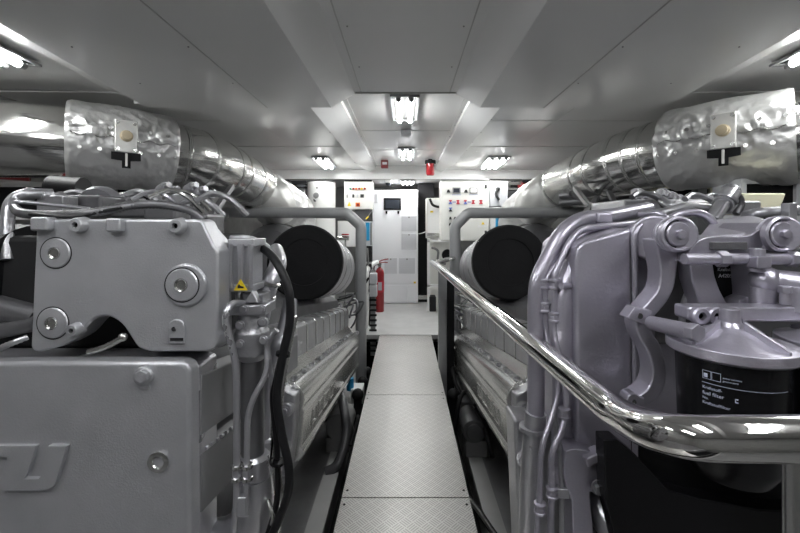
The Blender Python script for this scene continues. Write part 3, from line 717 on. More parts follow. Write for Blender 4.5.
# hoses, cables and blocks on top of the left engine
MB().tube([P(8, 260, 1.12), P(8, 215, 1.15), P(14, 199, 1.18), P(28, 194, 1.2), P(52, 194, 1.25)], .016, 16, 6).build('top_pipe', 'silver_cast', engL)
b = MB(); b.cyl(P(26, 194, 1.2), P(34, 194, 1.22), .021, seg=6); b.cyl(P(40, 195, 1.22), P(62, 199, 1.28), .016); b.cyl(P(55, 198, 1.26), P(60, 203, 1.26), .03); b.box(P(58, 206, 1.25), (.08, .06, .06)); b.build('union', 'silver_cast', engL, bev=.003)
ribbed([P(15, 208, 1.12), P(22, 213, 1.04), P(50, 215, 1.03), P(90, 213, 1.03), P(112, 209, 1.06), P(135, 205, 1.10), P(165, 205, 1.12), P(190, 211, 1.13), P(203, 220, 1.14)], .0125, 'ribbed_conduit', 'silver_dark', engL)
MB().tube([P(14, 204, 1.15), P(18, 202, 1.12), P(45, 204, 1.15), P(90, 209, 1.2)], .006, 10, 6).build('cable', 'silver', engL)
MB().tube([P(30, 214, 1.02), P(70, 217, 1.01), P(105, 211, 1.04), P(125, 207, 1.08)], .005, 8, 6).build('cable', 'rubber', engL)
for x, y, w_, h_, Y in ((95, 205, .13, .06, 1.35), (150, 211, .20, .05, 1.4), (75, 203, .1, .05, 1.5), (125, 203, .10, .05, 1.6), (170, 213, .1, .05, 1.3), (208, 224, .05, .06, 1.2)):
    MB().box(P(x, y, Y), (w_, .12, h_)).build('fuel_rail', 'silver_dark', engL, bev=.01)
MB().lathe([(.03, -.02), (.07, -.02), (.075, 0), (.07, .02), (.03, .02)], P(102, 207, 1.4), (0, 1, .3), 24).build('filler_ring', 'silver', engL)
for i in range(10):
    x = 60+i*15+random.uniform(-4, 4); Y = random.uniform(1.4, 1.9); c = P(x, random.uniform(198, 205), Y)
    MB().tube([c, c+Vector((.05, .03, .03)), c+Vector((.12, .02, .01)), c+Vector((.17, .05, -.05))], random.choice([.008, .011, .014]), 8, 5).build('fuel_line', random.choice(['silver', 'silver_cast', 'steel']), engL)
MB().cyl(P(52, 187, 1.8), P(84, 189, 1.8), .052, seg=20).build('black_coupling', 'rubber', engL)
for i in range(6):
    c = P(160+i*9, 190+(i % 3)*4, 2.4); b = MB(); b.cyl(c, c+Vector((.06, -.04, .02)), .028, seg=12); b.hexa(c+Vector((.06, -.04, .02)), .02, .03, (1, -.5, .3)); b.build('fitting', 'silver_cast', engL, bev=.002)
b = MB(); b.box(P(178, 199, 2.3), (.20, .15, .05)); b.box(P(175, 206, 2.3), (.12, .1, .06)); b.build('manifold_block', 'silver_cast', engL, bev=.008)
for i, (x0, y0, x1, y1) in enumerate(((196, 222, 214, 185), (206, 224, 232, 186), (190, 205, 210, 214))):
    MB().tube([P(x0, y0, 2.6), P(x1, y1, 3.2)], .025, 4, 1).build('stay_bar', 'silver_dark', engL)

# ------------------------------------------------------------------ right engine, front parts
YR = 1.12
b = MB(); b.px([(576, 262), (578, 247), (584, 241), (633, 227), (633, 470), (576, 470)], YR, .30); b.build('front_cover', 'lilac', engR, bev=.012, seg=4)
b = MB(); b.tube([P(635, 470, YR-.012), P(635, 300, YR-.012), P(634.5, 245, YR-.012), P(637, 230, YR-.01), P(646, 222, YR), P(660, 217, YR+.03)], .0078, 12, 6); b.build('cover_rim', 'lilac', engR)
b = MB(); b.tube([P(590, 247, YR+.08), P(577, 262, YR+.07), P(567, 285, YR+.06), P(563, 320, YR+.05), P(563, 480, YR+.05)], .032, 24, 6); b.build('corner_column', 'lilac', engR)
b = MB(); b.lh((.60, 1.2, .35), (1.9, 1.5, 1.27)); b.build('front_block', 'dark', engR, bev=.02)  # coloured dark to paint the shade behind the castings
b = MB(); b.px([(634, 232), (646, 224), (690, 222), (690, 470), (634, 470)], YR+.05, .12); b.cyl(P(655, 238, YR-.03), P(655, 238, YR+.08), .065, seg=32); b.build('side_plate', 'lilac', engR, bev=.01)
b = MB(); b.px([(657, 250), (900, 246), (900, 345), (657, 345)], 1.16, .1); b.build('rear_plate', 'silver_dark', engR, bev=.01)
# big coolant pipes over the shoulder
PA = MB().tube([P(648, 209, 1.4), P(606, 217, 1.3), P(580, 219, 1.25), P(561, 233, 1.22), P(538, 279, 1.2), P(536, 300, 1.2), P(536, 418, 1.2)], .025, 22, 6, fillet=.07).build('coolant_pipe', 'lilac', engR)
MB().tube([P(536, 412, 1.2), P(531, 470, 1.22), P(528, 560, 1.25)], .031, 22, 5).build('down_pipe', 'silver', engR)
MB().lathe([(.030, -.008), (.040, -.006), (.040, .006), (.030, .008)], P(533, 428, 1.21), (0, 0, 1), 26).build('flange', 'silver', engR)
PB = MB().tube([P(645, 222, 1.3), P(608, 226, 1.22), P(582, 228, 1.2), P(570, 240, 1.18), P(555, 273, 1.16), P(554.5, 284, 1.16), P(554.5, 330, 1.16), P(558, 350, 1.15), P(568, 400, 1.12), P(564, 427, 1.10), P(551, 453, 1.08), P(552, 487, 1.08), P(550, 545, 1.08)], .0095, 14, 5, fillet=.05).build('oil_pipe', 'lilac', engR)
PC = MB().tube([P(640, 227, 1.3), P(606, 229.5, 1.24), P(586, 231, 1.22), P(573, 243, 1.2), P(546, 278, 1.18), P(545, 300, 1.18), P(546, 335, 1.18), P(560, 385, 1.14), P(554, 412, 1.12), P(541, 446, 1.08), P(540, 495, 1.07), P(536, 545, 1.07)], .0075, 14, 5, fillet=.05).build('oil_pipe', 'lilac', engR)
MB().tube([P(553, 405, 1.14), P(556, 428, 1.12), P(561, 465, 1.1), P(562, 545, 1.1)], .0075, 12, 5).build('oil_pipe', 'silver', engR)
for pp, x, y, Y in ((PB, 554.5, 284, 1.16), (PC, 545.3, 284, 1.18), (PB, 554.5, 317, 1.16), (PC, 545.3, 307, 1.18), (PB, 552, 492, 1.08), (PC, 540, 508, 1.07), (PB, 564.5, 413, 1.11)):
    b = MB(); b.lathe([(.010, -.016), (.0165, -.014), (.0165, -.008), (.0145, -.006), (.0145, .006), (.0165, .008), (.0165, .014), (.010, .016)], P(x, y, Y), (0, 0, 1), 12); b.build('union', 'lilac', pp, bev=.001)
MB().box(P(562, 492, 1.095), (.035, .02, .028)).build('pipe_clamp', 'silver', engR, bev=.004)
MB().box(P(602, 218, 1.26), (.05, .05, .035)).build('pipe_clamp', 'lilac', engR, bev=.008)
# small boss and stud near the corner
MB().cyl(P(561, 286, 1.13), P(570, 286, 1.15), .009).build('stud', 'lilac', engR)
# lower castings
b = MB(); b.px(resample([(566, 452), (576, 449), (600, 455), (606, 470), (604, 490), (590, 492)], 3)+[(596, 560), (574, 560)]+resample([(572, 500), (564, 475), (566, 452)], 3), 1.08, .10); lc = b.build('bracket_casting', 'lilac', engR, bev=.01, seg=3)
bolt_on(lc, P(599, 487, 1.07), .016); 
b = MB(); b.px([(585, 460), (602, 452), (604, 461), (588, 468)], 1.06, .04); b.build('rib', 'lilac', lc, bev=.004)
MB().tube([P(592, 470, 1.2), P(598, 500, 1.15), P(612, 525, 1.1), P(635, 550, 1.05)], .045, 24, 6).build('lower_pipe', 'silver', engR)
b = MB(); b.px(resample([(514, 420), (540, 425), (560, 450), (563, 560)], 3)+[(520, 560)], 1.35, .12); b.build('pump_casting', 'silver_cast', engR, bev=.012, seg=3)
for x, y in ((525, 460), (531, 497)):
    pcs = MB().cyl(P(x, y, 1.36), P(x, y, 1.31), .028, seg=22).build('boss', 'silver_cast', engR, bev=.004)
    bolt_on(pcs, P(x, y, 1.31), .014)
# S shaped bracket
YS = 1.02
b = MB(); b.px(ribbon([(667, 238), (669, 272), (665, 292), (654, 307), (644, 319), (646, 335), (655, 350), (660, 372), (655, 392), (640, 403)], [24, 16, 14, 14, 14, 14, 14, 14, 15, 12], 4), YS, .06); sb = b.build('curved_bracket', 'lilac', engR, bev=.005, seg=3)
b = MB(); b.px([(627, 318), (635, 307), (653, 311), (646, 326)], YS-.02, .04); b.build('clamp_lug', 'lilac', sb, bev=.003); b = MB(); b.px(arc(634, 401, 7, 90, 330, 8)+[(645, 398), (645, 408)], YS-.01, .04); lg = b.build('clamp_lug', 'lilac', sb, bev=.003)
MB().cyl(P(640, 316, YS-.0205), P(640, 316, YS-.022), .007, seg=14).build('bolt_hole', 'dark', lg)
MB().cyl(P(634, 402, YS-.0105), P(634, 402, YS-.012), .006, seg=14).build('bolt_hole', 'dark', lg)
# upper arm casting with two bolted bosses
YA = .97
b = MB(); b.cyl(P(676, 234, YA), P(668, 236, YA+.22), .045, seg=36); b.cyl(P(779, 234, YA), P(779, 236, YA+.18), .045, seg=36)
b.px(resample([(690, 250), (699, 240), (715, 236), (745, 236), (757, 231), (768, 222)], 4)+[(780, 228), (780, 246)]+resample([(765, 247), (757, 250), (745, 254), (705, 254), (695, 262), (683, 262)], 4), YA+.02, .14)
arm = b.build('arm_casting', 'lilac', engR, bev=.006, seg=3)
b = MB(); b.prism([P(697, 238, YA+.04), P(757, 232, YA+.04), P(768, 219, YA+.14), P(752, 215, YA+.3), P(712, 220, YA+.3)], (0, 0, -.02)); b.build('top_web', 'lilac', arm, bev=.005)
b = MB(); b.px([(712, 242), (748, 242), (748, 250), (712, 250)], YA+.012, .02); b.build('recess_plate', 'silver_dark', arm, bev=.002)
for x, y in ((676, 234), (779, 234)):
    c = P(x, y, YA)
    b = MB(); b.lathe([(.043, .004), (.043, -.010), (.038, -.014), (.034, -.010), (.034, .0), (.001, .0)], c, (0, 1, 0), 36); rg = b.build('boss_rim', 'lilac', arm)
    b = MB(); b.lathe([(.030, .004), (.030, -.010), (.027, -.013), (.001, -.014)], c, (0, 1, 0), 32); b.build('washer', 'lilac', rg)
    MB().hexa(c+Vector((0, -.012, 0)), .011, .012).build('bolt', 'lilac', rg, bev=.0015)
    MB().lathe([(.0345, -.0015), (.030, -.0015)], c, (0, 1, 0), 32).build('gap_shade', 'dark', rg)  # dark ring paints deeper shade into the gap round the washer
# upright webs
b = MB(); b.px([(690, 262), (713, 262)]+resample([(715, 275), (720, 290), (730, 308)], 3)+[(700, 308)]+resample([(697, 296), (692, 280)], 2), YA+.03, .05); b.build('web', 'lilac', arm, bev=.004)
b = MB(); b.px([(748, 250), (756, 250), (772, 306), (752, 306)], YA+.02, .06); b.px([(738, 308), (740, 300), (750, 296), (750, 308)], YA+.03, .05); b.build('web', 'lilac', arm, bev=.004)
b = MB(); b.tube([P(682, 322, YA+.08), P(683, 308, YA+.08), P(687, 295, YA+.08), P(694, 287, YA+.08)], .008, 10, 5); b.build('hose_loop', 'silver', engR)
b = MB(); b.px([(716, 256), (750, 256), (756, 308), (716, 308)], YA+.085, .02); dp = b.build('name_plate', 'black_matt', engR)
words('Kraftst.', P(717.5, 271, YA+.083), .0125, 'print_dim', dp, 'lettering'); words('A4205', P(718.5, 277.5, YA+.083), .0135, 'print_dim', dp, 'lettering')
# cross rod with nuts, T block and ball
b = MB(); b.cyl(P(684, 259, YA-.01), P(900, 259, YA-.01), .0135, seg=22); rod = b.build('cross_rod', 'lilac', engR)
for x in (722, 792): MB().cyl(P(x-5, 259, YA-.01), P(x+5, 259, YA-.01), .020, seg=6).build('nut', 'lilac', rod, bev=.002)
b = MB(); b.cyl(P(757, 248, YA-.02), P(757, 272, YA-.02), .016, seg=22); b.box(P(759, 262, YA-.03), (.034, .03, .028)); b.build('tee_block', 'lilac', rod, bev=.003)
b = MB(); b.sph(P(765, 280, YA-.0), .034); b.cyl(P(765, 280, YA), P(830, 290, YA-.05), .028, .034, 24); b.tube([P(764, 280, YA), P(763, 300, YA), P(765, 312, YA)], .026, 18, 3); b.build('ball_union', 'lilac', engR)
b = MB(); b.cyl(P(785, 292, YA-.06), P(785, 304, YA-.06), .010); b.hexa(P(785, 293, YA-.06), .014, .016, (0, 0, 1)); b.cyl(P(797, 300, YA-.06), P(797, 300, YA), .03, seg=28); b.build('drain_plug', 'lilac', engR, bev=.002)
# beam with twin bosses
b = MB(); b.px([(688, 307), (900, 307), (900, 322), (755, 322), (700, 323), (688, 320)], YA-.06, .05); bm_ = b.build('filter_beam', 'lilac', engR, bev=.006, seg=3)
for x in (697.5, 713):
    c = P(x, 315, YA-.06); b = MB(); b.lathe([(.020, .004), (.020, -.012), (.017, -.016), (.009, -.016), (.008, -.006), (.001, -.006)], c, (0, 1, 0), 26); ob = b.build('bolt_boss', 'lilac', bm_)
    MB().lathe([(.0075, -.0065), (.001, -.0065)], c, (0, 1, 0), 14).build('bolt_hole', 'dark', ob)
b = MB(); b.cyl(P(652, 323, YA+.0), P(692, 332, YA-.15), .017, seg=24); rd = b.build('lower_rod', 'lilac', engR)
MB().cyl(P(690, 331.5, YA-.15), P(699, 333.5, YA-.17), .019, seg=6).build('hex_end', 'lilac', rd, bev=.002)
# fuel filters
def fuel_filter(px, lbl, txt):
    Yf = .86; c = P(px, 350, Yf); rr = .103
    b = MB(); b.lathe([(rr+.004, -.006), (rr+.014, 0), (rr+.014, .020), (rr*.86, .023), (rr*.45, .044), (.026, .052), (.019, .062), (.018, .09), (.01, .09)], c, (0, 0, 1), 48)
    hd = b.build('filter_head', 'lilac', engR, bev=.002)
    for a_ in (20, 100, 200, 290):
        d = Vector((math.cos(math.radians(a_)), math.sin(math.radians(a_)), 0)); b = MB()
        b.prism([c+d*.03+Vector((0, 0, .066)), c+d*(rr+.004)+Vector((0, 0, .027)), c+d*(rr+.004)+Vector((0, 0, .015)), c+d*.03+Vector((0, 0, .04))], d.cross(Vector((0, 0, 1)))*.007); b.build('rib', 'lilac', hd)
    b = MB(); b.lathe([(.02, -.27), (.07, -.26), (rr-.010, -.22), (rr-.004, -.02), (rr-.004, .0)], c, (0, 0, 1), 48)
    cn = b.build('filter_canister', 'black_paint', engR, label=lbl)
    if txt:
        R_ = rr-.0032
        def wrap(body, a0, z, size, m='print_white'):
            cu = bpy.data.curves.new('t', 'FONT'); cu.body = body; cu.size = size; cu.extrude = .0003
            t_ = bpy.data.objects.new('tmp', cu); COL.objects.link(t_)
            dg = bpy.context.evaluated_depsgraph_get(); me = bpy.data.meshes.new_from_object(t_.evaluated_get(dg)); bpy.data.objects.remove(t_)
            for v_ in me.vertices:
                an = a0+v_.co.x/R_; v_.co = Vector((c.x+math.cos(an)*(R_+v_.co.z), c.y+math.sin(an)*(R_+v_.co.z), c.z+z+v_.co.y))
            me.materials.clear(); me.materials.append(M[m]); o_ = bpy.data.objects.new('lettering', me); COL.objects.link(o_); o_.parent = cn; o_.matrix_parent_inverse = Matrix.Translation(-ROOT_LOC(cn))
        def line(a0, a1, z0, z1, name='printed_line'):
            b = MB(); n_ = 14; top = []; bot = []
            for i in range(n_+1):
                an = a0+(a1-a0)*i/n_; top.append(b.bm.verts.new((c.x+math.cos(an)*R_, c.y+math.sin(an)*R_, c.z+z1))); bot.append(b.bm.verts.new((c.x+math.cos(an)*R_, c.y+math.sin(an)*R_, c.z+z0)))
            for i in range(n_): b.bm.faces.new((bot[i], bot[i+1], top[i+1], top[i]))
            b.build(name, 'print_white', cn, smooth=False)
        A = math.radians(205)
        for k_, a_ in enumerate((A, A+.16)):     # two outlined squares of the maker's mark
            for z0, z1, a0, a1 in ((-.027, -.0262, a_, a_+.15), (-.043, -.0422, a_, a_+.15)): line(a0, a1, z0, z1)
            for q in (a_, a_+.145): line(q, q+.007, -.043, -.0262)
        line(A+.02, A+.09, -.040, -.032)
        wrap('power solutions', A+.34, -.035, .0045); wrap('genuine parts', A+.34, -.041, .0045)
        line(A-.01, A+1.5, -.0515, -.0505)
        wrap('Kraftstoff-', A, -.063, .008); wrap('fuel filter', A, -.075, .010); wrap('No.', A, -.084, .007); wrap('Kraftstofffilter', A, -.094, .008)
        line(A+.53, A+.58, -.0715, -.0695)
        line(A+.53, A+.58, -.0775, -.0755)
        line(A+.53, A+.545, -.0775, -.0695)
fuel_filter(730, 'black canister with white print', True)
fuel_filter(846, 'black canister cut by the picture edge', True)
# black guard below the filters
b = MB(); b.px([(604, 425), (900, 425), (900, 640), (604, 640)], 1.14, .05); b.build('belt_guard', 'black_matt', engR, bev=.005, label='black belt guard')
b = MB(); b.px([(604, 440), (618, 440), (636, 455), (650, 470), (668, 490), (700, 499), (760, 510), (900, 515), (900, 640), (640, 640), (606, 500)], 1.02, .05); b.build('belt_guard', 'black_paint', engR, bev=.004, label='black guard lip below the filters')
# tubes and hoses on top of the right engine
MB().tube([P(640, 214, 1.25), P(655, 213, 1.2), P(664, 217, 1.18), P(668, 224, 1.15)], .010, 12, 5).build('top_pipe', 'lilac', engR)
MB().tube([P(665, 221, 1.2), P(680, 214, 1.2), P(698, 213, 1.2), P(710, 219, 1.2), P(716, 230, 1.2)], .0115, 14, 6).build('top_pipe', 'lilac', engR)
MB().tube([P(648, 217, 1.4), P(675, 210, 1.4), P(690, 207, 1.4), P(715, 210, 1.4)], .018, 14, 6).build('fuel_hose', 'silver_cast', engR)
MB().tube([P(650, 195, 1.7), P(660, 199, 1.6), P(670, 205, 1.5), P(690, 208, 1.5)], .016, 14, 6).build('fuel_hose', 'silver', engR)
b = MB(); b.cyl(P(711, 221, 1.3), P(722, 205, 1.35), .022, seg=20); b.cyl(P(722, 205, 1.35), P(731, 191, 1.4), .030, seg=20); b.cyl(P(725, 200, 1.36), P(727, 197, 1.36), .036, seg=20); b.cyl(P(716, 219, 1.28), P(727, 202, 1.33), .007); b.build('injector_coupling', 'silver', engR, bev=.002)
b = MB(); b.tube([P(728, 192, 1.4), P(738, 196, 1.4), P(741, 205, 1.4), P(736, 214, 1.4)], .012, 12, 5); b.build('fuel_line', 'silver_dark', engR)
ribbed([P(745, 216, 1.3), P(760, 213, 1.25), P(790, 211, 1.25), P(830, 210, 1.25)], .017, 'ribbed_conduit', 'silver', engR)
MB().box(P(789, 213, 1.22), (.025, .03, .06)).build('hose_bracket', 'silver', engR, bev=.003)
for i in range(14):
    x = 632+i*7+random.uniform(-3, 3); Y = random.uniform(1.5, 2.2); c = P(x, random.uniform(196, 208), Y)
    MB().tube([c, c+Vector((.05, .03, .02)), c+Vector((.11, .02, .0)), c+Vector((.16, .05, -.04))], random.choice([.008, .011, .015]), 8, 5).build('fuel_line', random.choice(['silver', 'silver_cast', 'silver_dark']), engR)
for i in range(6):
    c = P(643+i*8, 196+(i % 3)*3, 1.9); b = MB(); b.cyl(c, c+Vector((-.05, -.04, .01)), .026, seg=12); b.hexa(c+Vector((-.05, -.04, .01)), .02, .025, (-1, -.5, .2)); b.build('fitting', 'silver_cast', engR, bev=.002)
MB().box(P(645, 208, 1.8), (.35, .3, .06)).build('fuel_rail', 'silver_cast', engR, bev=.01); MB().box(P(700, 208, 1.7), (.35, .2, .05)).build('fuel_rail', 'silver_cast', engR, bev=.01)
for i, (x0, y0, x1, y1) in enumerate(((600, 220, 575, 188), (620, 214, 605, 184), (585, 214, 598, 196))):
    MB().tube([P(x0, y0, 2.6), P(x1, y1, 3.2)], .022, 4, 1).build('stay_bar', 'silver_dark', engR)

# ------------------------------------------------------------------ pumps and pipes down beside the walkway
t = thing('bilge_pump', 'grey pump with black hoses low beside the right edge of the walkway', 'pump', (.52, 2.5, -.40))
b = MB(); b.lh((.44, 2.42, -.40), (.60, 2.62, -.28)); b.build('base', 'mid_grey', t, bev=.01)
b = MB(); b.cyl((.50, 2.40, -.20), (.50, 2.66, -.20), .085, seg=26); b.cyl((.50, 2.385, -.20), (.50, 2.40, -.20), .06, seg=26); b.lh((.43, 2.66, -.30), (.57, 2.80, -.10)); b.build('motor', 'silver_dark', t, bev=.008)
b = MB(); b.cyl((.52, 2.95, -.25), (.52, 3.15, -.12), .08, seg=24); b.lh((.45, 2.92, -.41), (.60, 3.1, -.25)); b.build('strainer', 'mid_grey', t, bev=.008)
MB().tube([(.37, 2.55, -.3), (.42, 2.6, -.06), (.48, 2.65, -.02), (.52, 2.5, -.05)], .016, 12, 6).build('hose', 'rubber', t)
MB().tube([(.48, 3.15, -.05), (.42, 3.05, .02), (.44, 2.9, -.08), (.5, 2.8, -.14)], .018, 12, 6).build('hose', 'rubber', t)
MB().tube([(.53, 2.62, -.12), (.58, 2.4, -.18), (.60, 2.25, -.3)], .018, 12, 6).build('hose', 'rubber', t)
t.location.y += .50
t = thing('drain_pipe', 'bent dark pipe with coupling crossing the bed beside the near walkway', 'pipe', (.47, 2.0, -.40))
MB().tube([(.28, 2.27, -.20), (.36, 2.2, -.22), (.47, 2.04, -.30), (.52, 1.95, -.33), (.53, 1.80, -.36)], .017, 14, 6).build('pipe', 'steel', t)
b = MB(); b.cyl((.53, 1.84, -.355), (.532, 1.76, -.365), .03, seg=6); b.box((.53, 1.80, -.36), (.11, .02, .02)); b.build('coupling', 'black_paint', t, bev=.002)
MB().tube([(.532, 1.77, -.36), (.54, 1.6, -.37), (.54, 1.3, -.38)], .026, 14, 4).build('hose', 'rubber', t)
t = thing('bilge_pump', 'round dark pump with curved grey hose low beside the left edge of the walkway', 'pump', (-.52, 3.0, -.40))
b = MB(); b.cyl((-.50, 3.0, -.22), (-.50, 3.22, -.22), .10, seg=26); b.lh((-.60, 3.0, -.41), (-.42, 3.2, -.3)); b.build('motor', 'mid_grey', t, bev=.008)
MB().tube([(-.55, 2.75, -.40), (-.47, 2.78, -.36), (-.43, 2.9, -.22), (-.46, 2.98, -.06), (-.52, 3.1, .02)], .034, 18, 7).build('hose', 'silver_dark', t)
b = MB(); b.lh((-.46, 3.35, -.2), (-.36, 3.5, -.08)); b.build('junction_box', 'white', t, bev=.005)
b = MB(); b.cyl((-.47, 3.4, -.1), (-.47, 3.4, 0), .03, seg=18); b.build('filter_bowl', 'blue', t)
MB().tube([(-.40, 2.9, -.30), (-.37, 3.1, -.2), (-.40, 3.3, -.28)], .012, 10, 6).build('cable', 'rubber', t)
for s_, nm in ((-1, 'left'), (1, 'right')):
    for i in range(3):
        y = 3.35+i*.4
        b = MB(); b.cyl((s_*.40, y, -.42), (s_*.40, y, -.12-.05*i), .035, seg=14); b.sph((s_*.40, y, -.12-.05*i), .05)
        o = b.build('bilge_valve', 'dark'); tag(o, 'dark round bilge valve low beside the %s engine, %s of three' % (nm, ('nearest', 'middle', 'farthest')[i]), 'valve', 'bilge valves in the trench')

# ------------------------------------------------------------------ back of the room
def cab(name, label, cat, px0, py0, px1, py1, Y, depth, m='offwhite', bev=.006, group=None):
    a_ = P(px0, py0, Y); c_ = P(px1, py1, Y)
    t_ = thing(name, label, cat, ((a_.x+c_.x)/2, Y+depth/2, c_.z), group)
    MB().lh((a_.x, Y, c_.z), (c_.x, Y+depth, a_.z)).build('body', m, t_, bev=bev)
    return t_
def rect(t_, name, x0, y0, x1, y1, Y, out=.006, m='white', bev=.001, label=None, par=None):
    return MB().lh((P(x0, y0, Y).x, Y-out, P(x0, y1, Y).z), (P(x1, y0, Y).x, Y+.002, P(x0, y0, Y).z)).build(name, m, par or t_, bev=bev, label=label)
# tall white cabinet
Yc = 6.62
tc_ = cab('switchboard_cabinet', 'tall white switchboard cabinet with small screen at the end of the aisle', 'cabinet', 372.5, 190, 418, 303.3, Yc, .5, 'white_cool')
rect(tc_, 'door', 374, 192, 417, 283.5, Yc, .012, 'white_cool', .003)
rect(tc_, 'lower_panel', 374, 285, 407.5, 302, Yc, .012, 'white_cool', .003); rect(tc_, 'lower_panel', 408.5, 285, 417, 302, Yc, .010, 'white_cool', .003)
sc = rect(tc_, 'screen', 383.8, 198, 401, 210, Yc-.012, .01, 'black_paint', .002); rect(tc_, 'display', 385.5, 199.8, 399.5, 208.5, Yc-.0215, .002, 'screen', 0, par=sc)
for x in (386.6, 398.3): rect(tc_, 'knob', x-.9, 211, x+.9, 213.8, Yc-.012, .02, 'black_paint', .003)
rect(tc_, 'side_vent', 374.5, 194, 377.5, 203, Yc-.012, .006, 'vent')
def grille(x0, y0, x1, y1):
    g = rect(tc_, 'vent_grille', x0, y0, x1, y1, Yc-.012, .008, 'grille')
    b = MB(); n_ = 8
    for i in range(n_):
        yy = y0+(y1-y0)*(i+.5)/n_; b.lh((P(x0+.8, yy, Yc).x, Yc-.024, P(0, yy+.35, Yc).z), (P(x1-.8, yy, Yc).x, Yc-.019, P(0, yy-.35, Yc).z))
    b.build('louvre', 'grille', g)
    rect(tc_, 'latch', (x0+x1)/2-.6, y0+.6, (x0+x1)/2+.6, y0+2, Yc-.02, .008, 'mid_grey', par=g)
for g in ((401.5, 216, 416.5, 231), (401.5, 233.5, 416.5, 249.5), (384.5, 258, 397, 273.5), (399, 258, 415, 273.5)): grille(*g)
rect(tc_, 'warning_sticker', 413.7, 281.6, 415.8, 283.4, Yc-.012, .002, 'yellow', 0)
# dark doorway beside it, its shade painted as a black box
t = thing('doorway_shade', 'black box painted as the shade of the doorway between the tall white cabinet and the small white one', 'cabinet', (.29, 6.9, 0))
MB().lh((.21, 6.75, 0), (.48, 7.3, 2.0)).build('body', 'black_matt', t)
MB().tube([(.22, 6.74, 1.15), (.30, 6.73, 1.17), (.37, 6.74, 1.20)], .012, 8, 3).build('conduit', 'steel', t)
MB().lh((.21, 6.72, .05), (.47, 6.75, .12)).build('sill', 'steel', t)
# small white cabinet and open rack under it
t = cab('wall_cabinet', 'small white wall cabinet with yellow sticker beside the right control cabinet', 'cabinet', 426.5, 198, 446, 238.5, 6.2, .3, 'offwhite')
rect(t, 'door', 428, 200, 445, 234, 6.2, .012, 'white', .002); rect(t, 'sticker', 430.2, 210.8, 433.2, 212.6, 6.188, .002, 'yellow', 0)
MB().tube([P(430, 199, 6.15), P(433, 205, 6.12), P(440, 207, 6.12), P(446, 206, 6.12)], .02, 10, 6).build('hose', 'rubber', t)
rect(t, 'lower_rail', 427, 233, 446, 236, 6.18, .03, 'steel')
t = thing('pipe_rack', 'white framed rack with pipes standing under the small white wall cabinet', 'rack', (.45, 6.1, 0))
b = MB(); b.lh((.33, 6.05, 0), (.37, 6.09, 1.10)); b.lh((.70, 6.05, 0), (.74, 6.09, 1.10)); b.lh((.33, 6.05, 1.04), (.74, 6.09, 1.08)); b.lh((.33, 6.05, .36), (.74, 6.09, .40)); b.build('frame', 'white', t, bev=.003)
MB().lh((.36, 6.35, 0), (.80, 6.38, 1.10)).build('back_panel', 'offwhite', t)
MB().tube([(.41, 6.2, .95), (.5, 6.15, .9), (.5, 6.15, .75), (.62, 6.15, .7)], .018, 10, 6).build('hose', 'mid_grey', t)
MB().cyl((.66, 6.2, .83), (.66, 6.3, .83), .09, seg=24).build('pulley', 'black_matt', t)
MB().lh((.36, 6.0, .0), (.46, 6.2, .22)).build('valve_box', 'dark', t, bev=.01)
# right control cabinet
Yr = 5.5
t = cab('control_cabinet', 'white control cabinet with meters and rows of switches right of the aisle', 'cabinet', 441, 180, 489, 241, Yr, .3, 'offwhite')
rect(t, 'door', 442.3, 181.5, 488, 240, Yr, .012, 'offwhite', .004)
rect(t, 'top_edge', 441, 179.2, 489.5, 180.4, Yr, .02, 'mid_grey')
Yd = Yr-.012
for x0, m_, mm in ((452.5, 'screen', 'mid_grey'), (469.5, 'offwhite', 'mid_grey')):
    g = rect(t, 'meter', x0, 187.5, x0+8, 193.5, Yd, .01, mm); rect(t, 'display', x0+1, 188.4, x0+7, 192.4, Yd-.0095, .002, m_, 0, par=g)
    rect(t, 'name_label', x0-.5, 194.3, x0+8.5, 195.2, Yd, .002, 'print_white', 0)
for x in (448.5, 466): 
    b = MB(); b.prism([P(x-1.9, 192.6, Yd-.012), P(x+1.9, 192.6, Yd-.012), P(x+.8, 189.6, Yd-.012), P(x-.8, 189.6, Yd-.012)], (0, .014, 0)); b.build('selector_knob', 'ink', t)
def xmark(x, y, m1, m2):
    b = MB(); b.prism([P(x-1.7, y-2, Yd-.008), P(x+1.7, y-2, Yd-.008), P(x+.5, y, Yd-.008), P(x-.5, y, Yd-.008)], (0, .010, 0)); o_ = b.build('selector_switch', m1, t)
    b = MB(); b.prism([P(x-1.9, y+2, Yd-.010), P(x+1.9, y+2, Yd-.010), P(x+.5, y-.2, Yd-.010), P(x-.5, y-.2, Yd-.010)], (0, .012, 0)); b.build('switch_lever', m2, o_)
for x in (450.5, 458, 465.5, 473.3, 481): xmark(x, 202, 'ink_red', 'ink_blue' if x in (450.5, 465.5) else 'ink_red')
xmark(450.5, 209.5, 'ink_blue', 'ink')
for x in (452.5, 467.5): rect(t, 'linking_line', x, 201.7, x+3.4, 202.4, Yd, .002, 'ink_blue', 0)
for x, y in ((450.5, 218), (455, 218), (450.2, 224)): 
    b = MB(); b.prism([P(x-1.5, y+1.5, Yd-.01), P(x+1.5, y+1.5, Yd-.01), P(x+.5, y-1.2, Yd-.01), P(x-.5, y-1.2, Yd-.01)], (0, .012, 0)); b.build('selector_knob', 'ink', t)
for y in (186.6, 232.4): rect(t, 'latch', 484.6, y-1.8, 486.8, y+1.8, Yd, .014, 'ink')
b = MB(); b.prism([P(481.4, 224.5, Yd-.002), P(484.6, 224.5, Yd-.002), P(483, 221.6, Yd-.002)], (0, .003, 0)); b.build('warning_sticker', 'yellow', t)
rect(t, 'name_label', 478, 225.2, 487, 227.4, Yd, .002, 'white', 0)
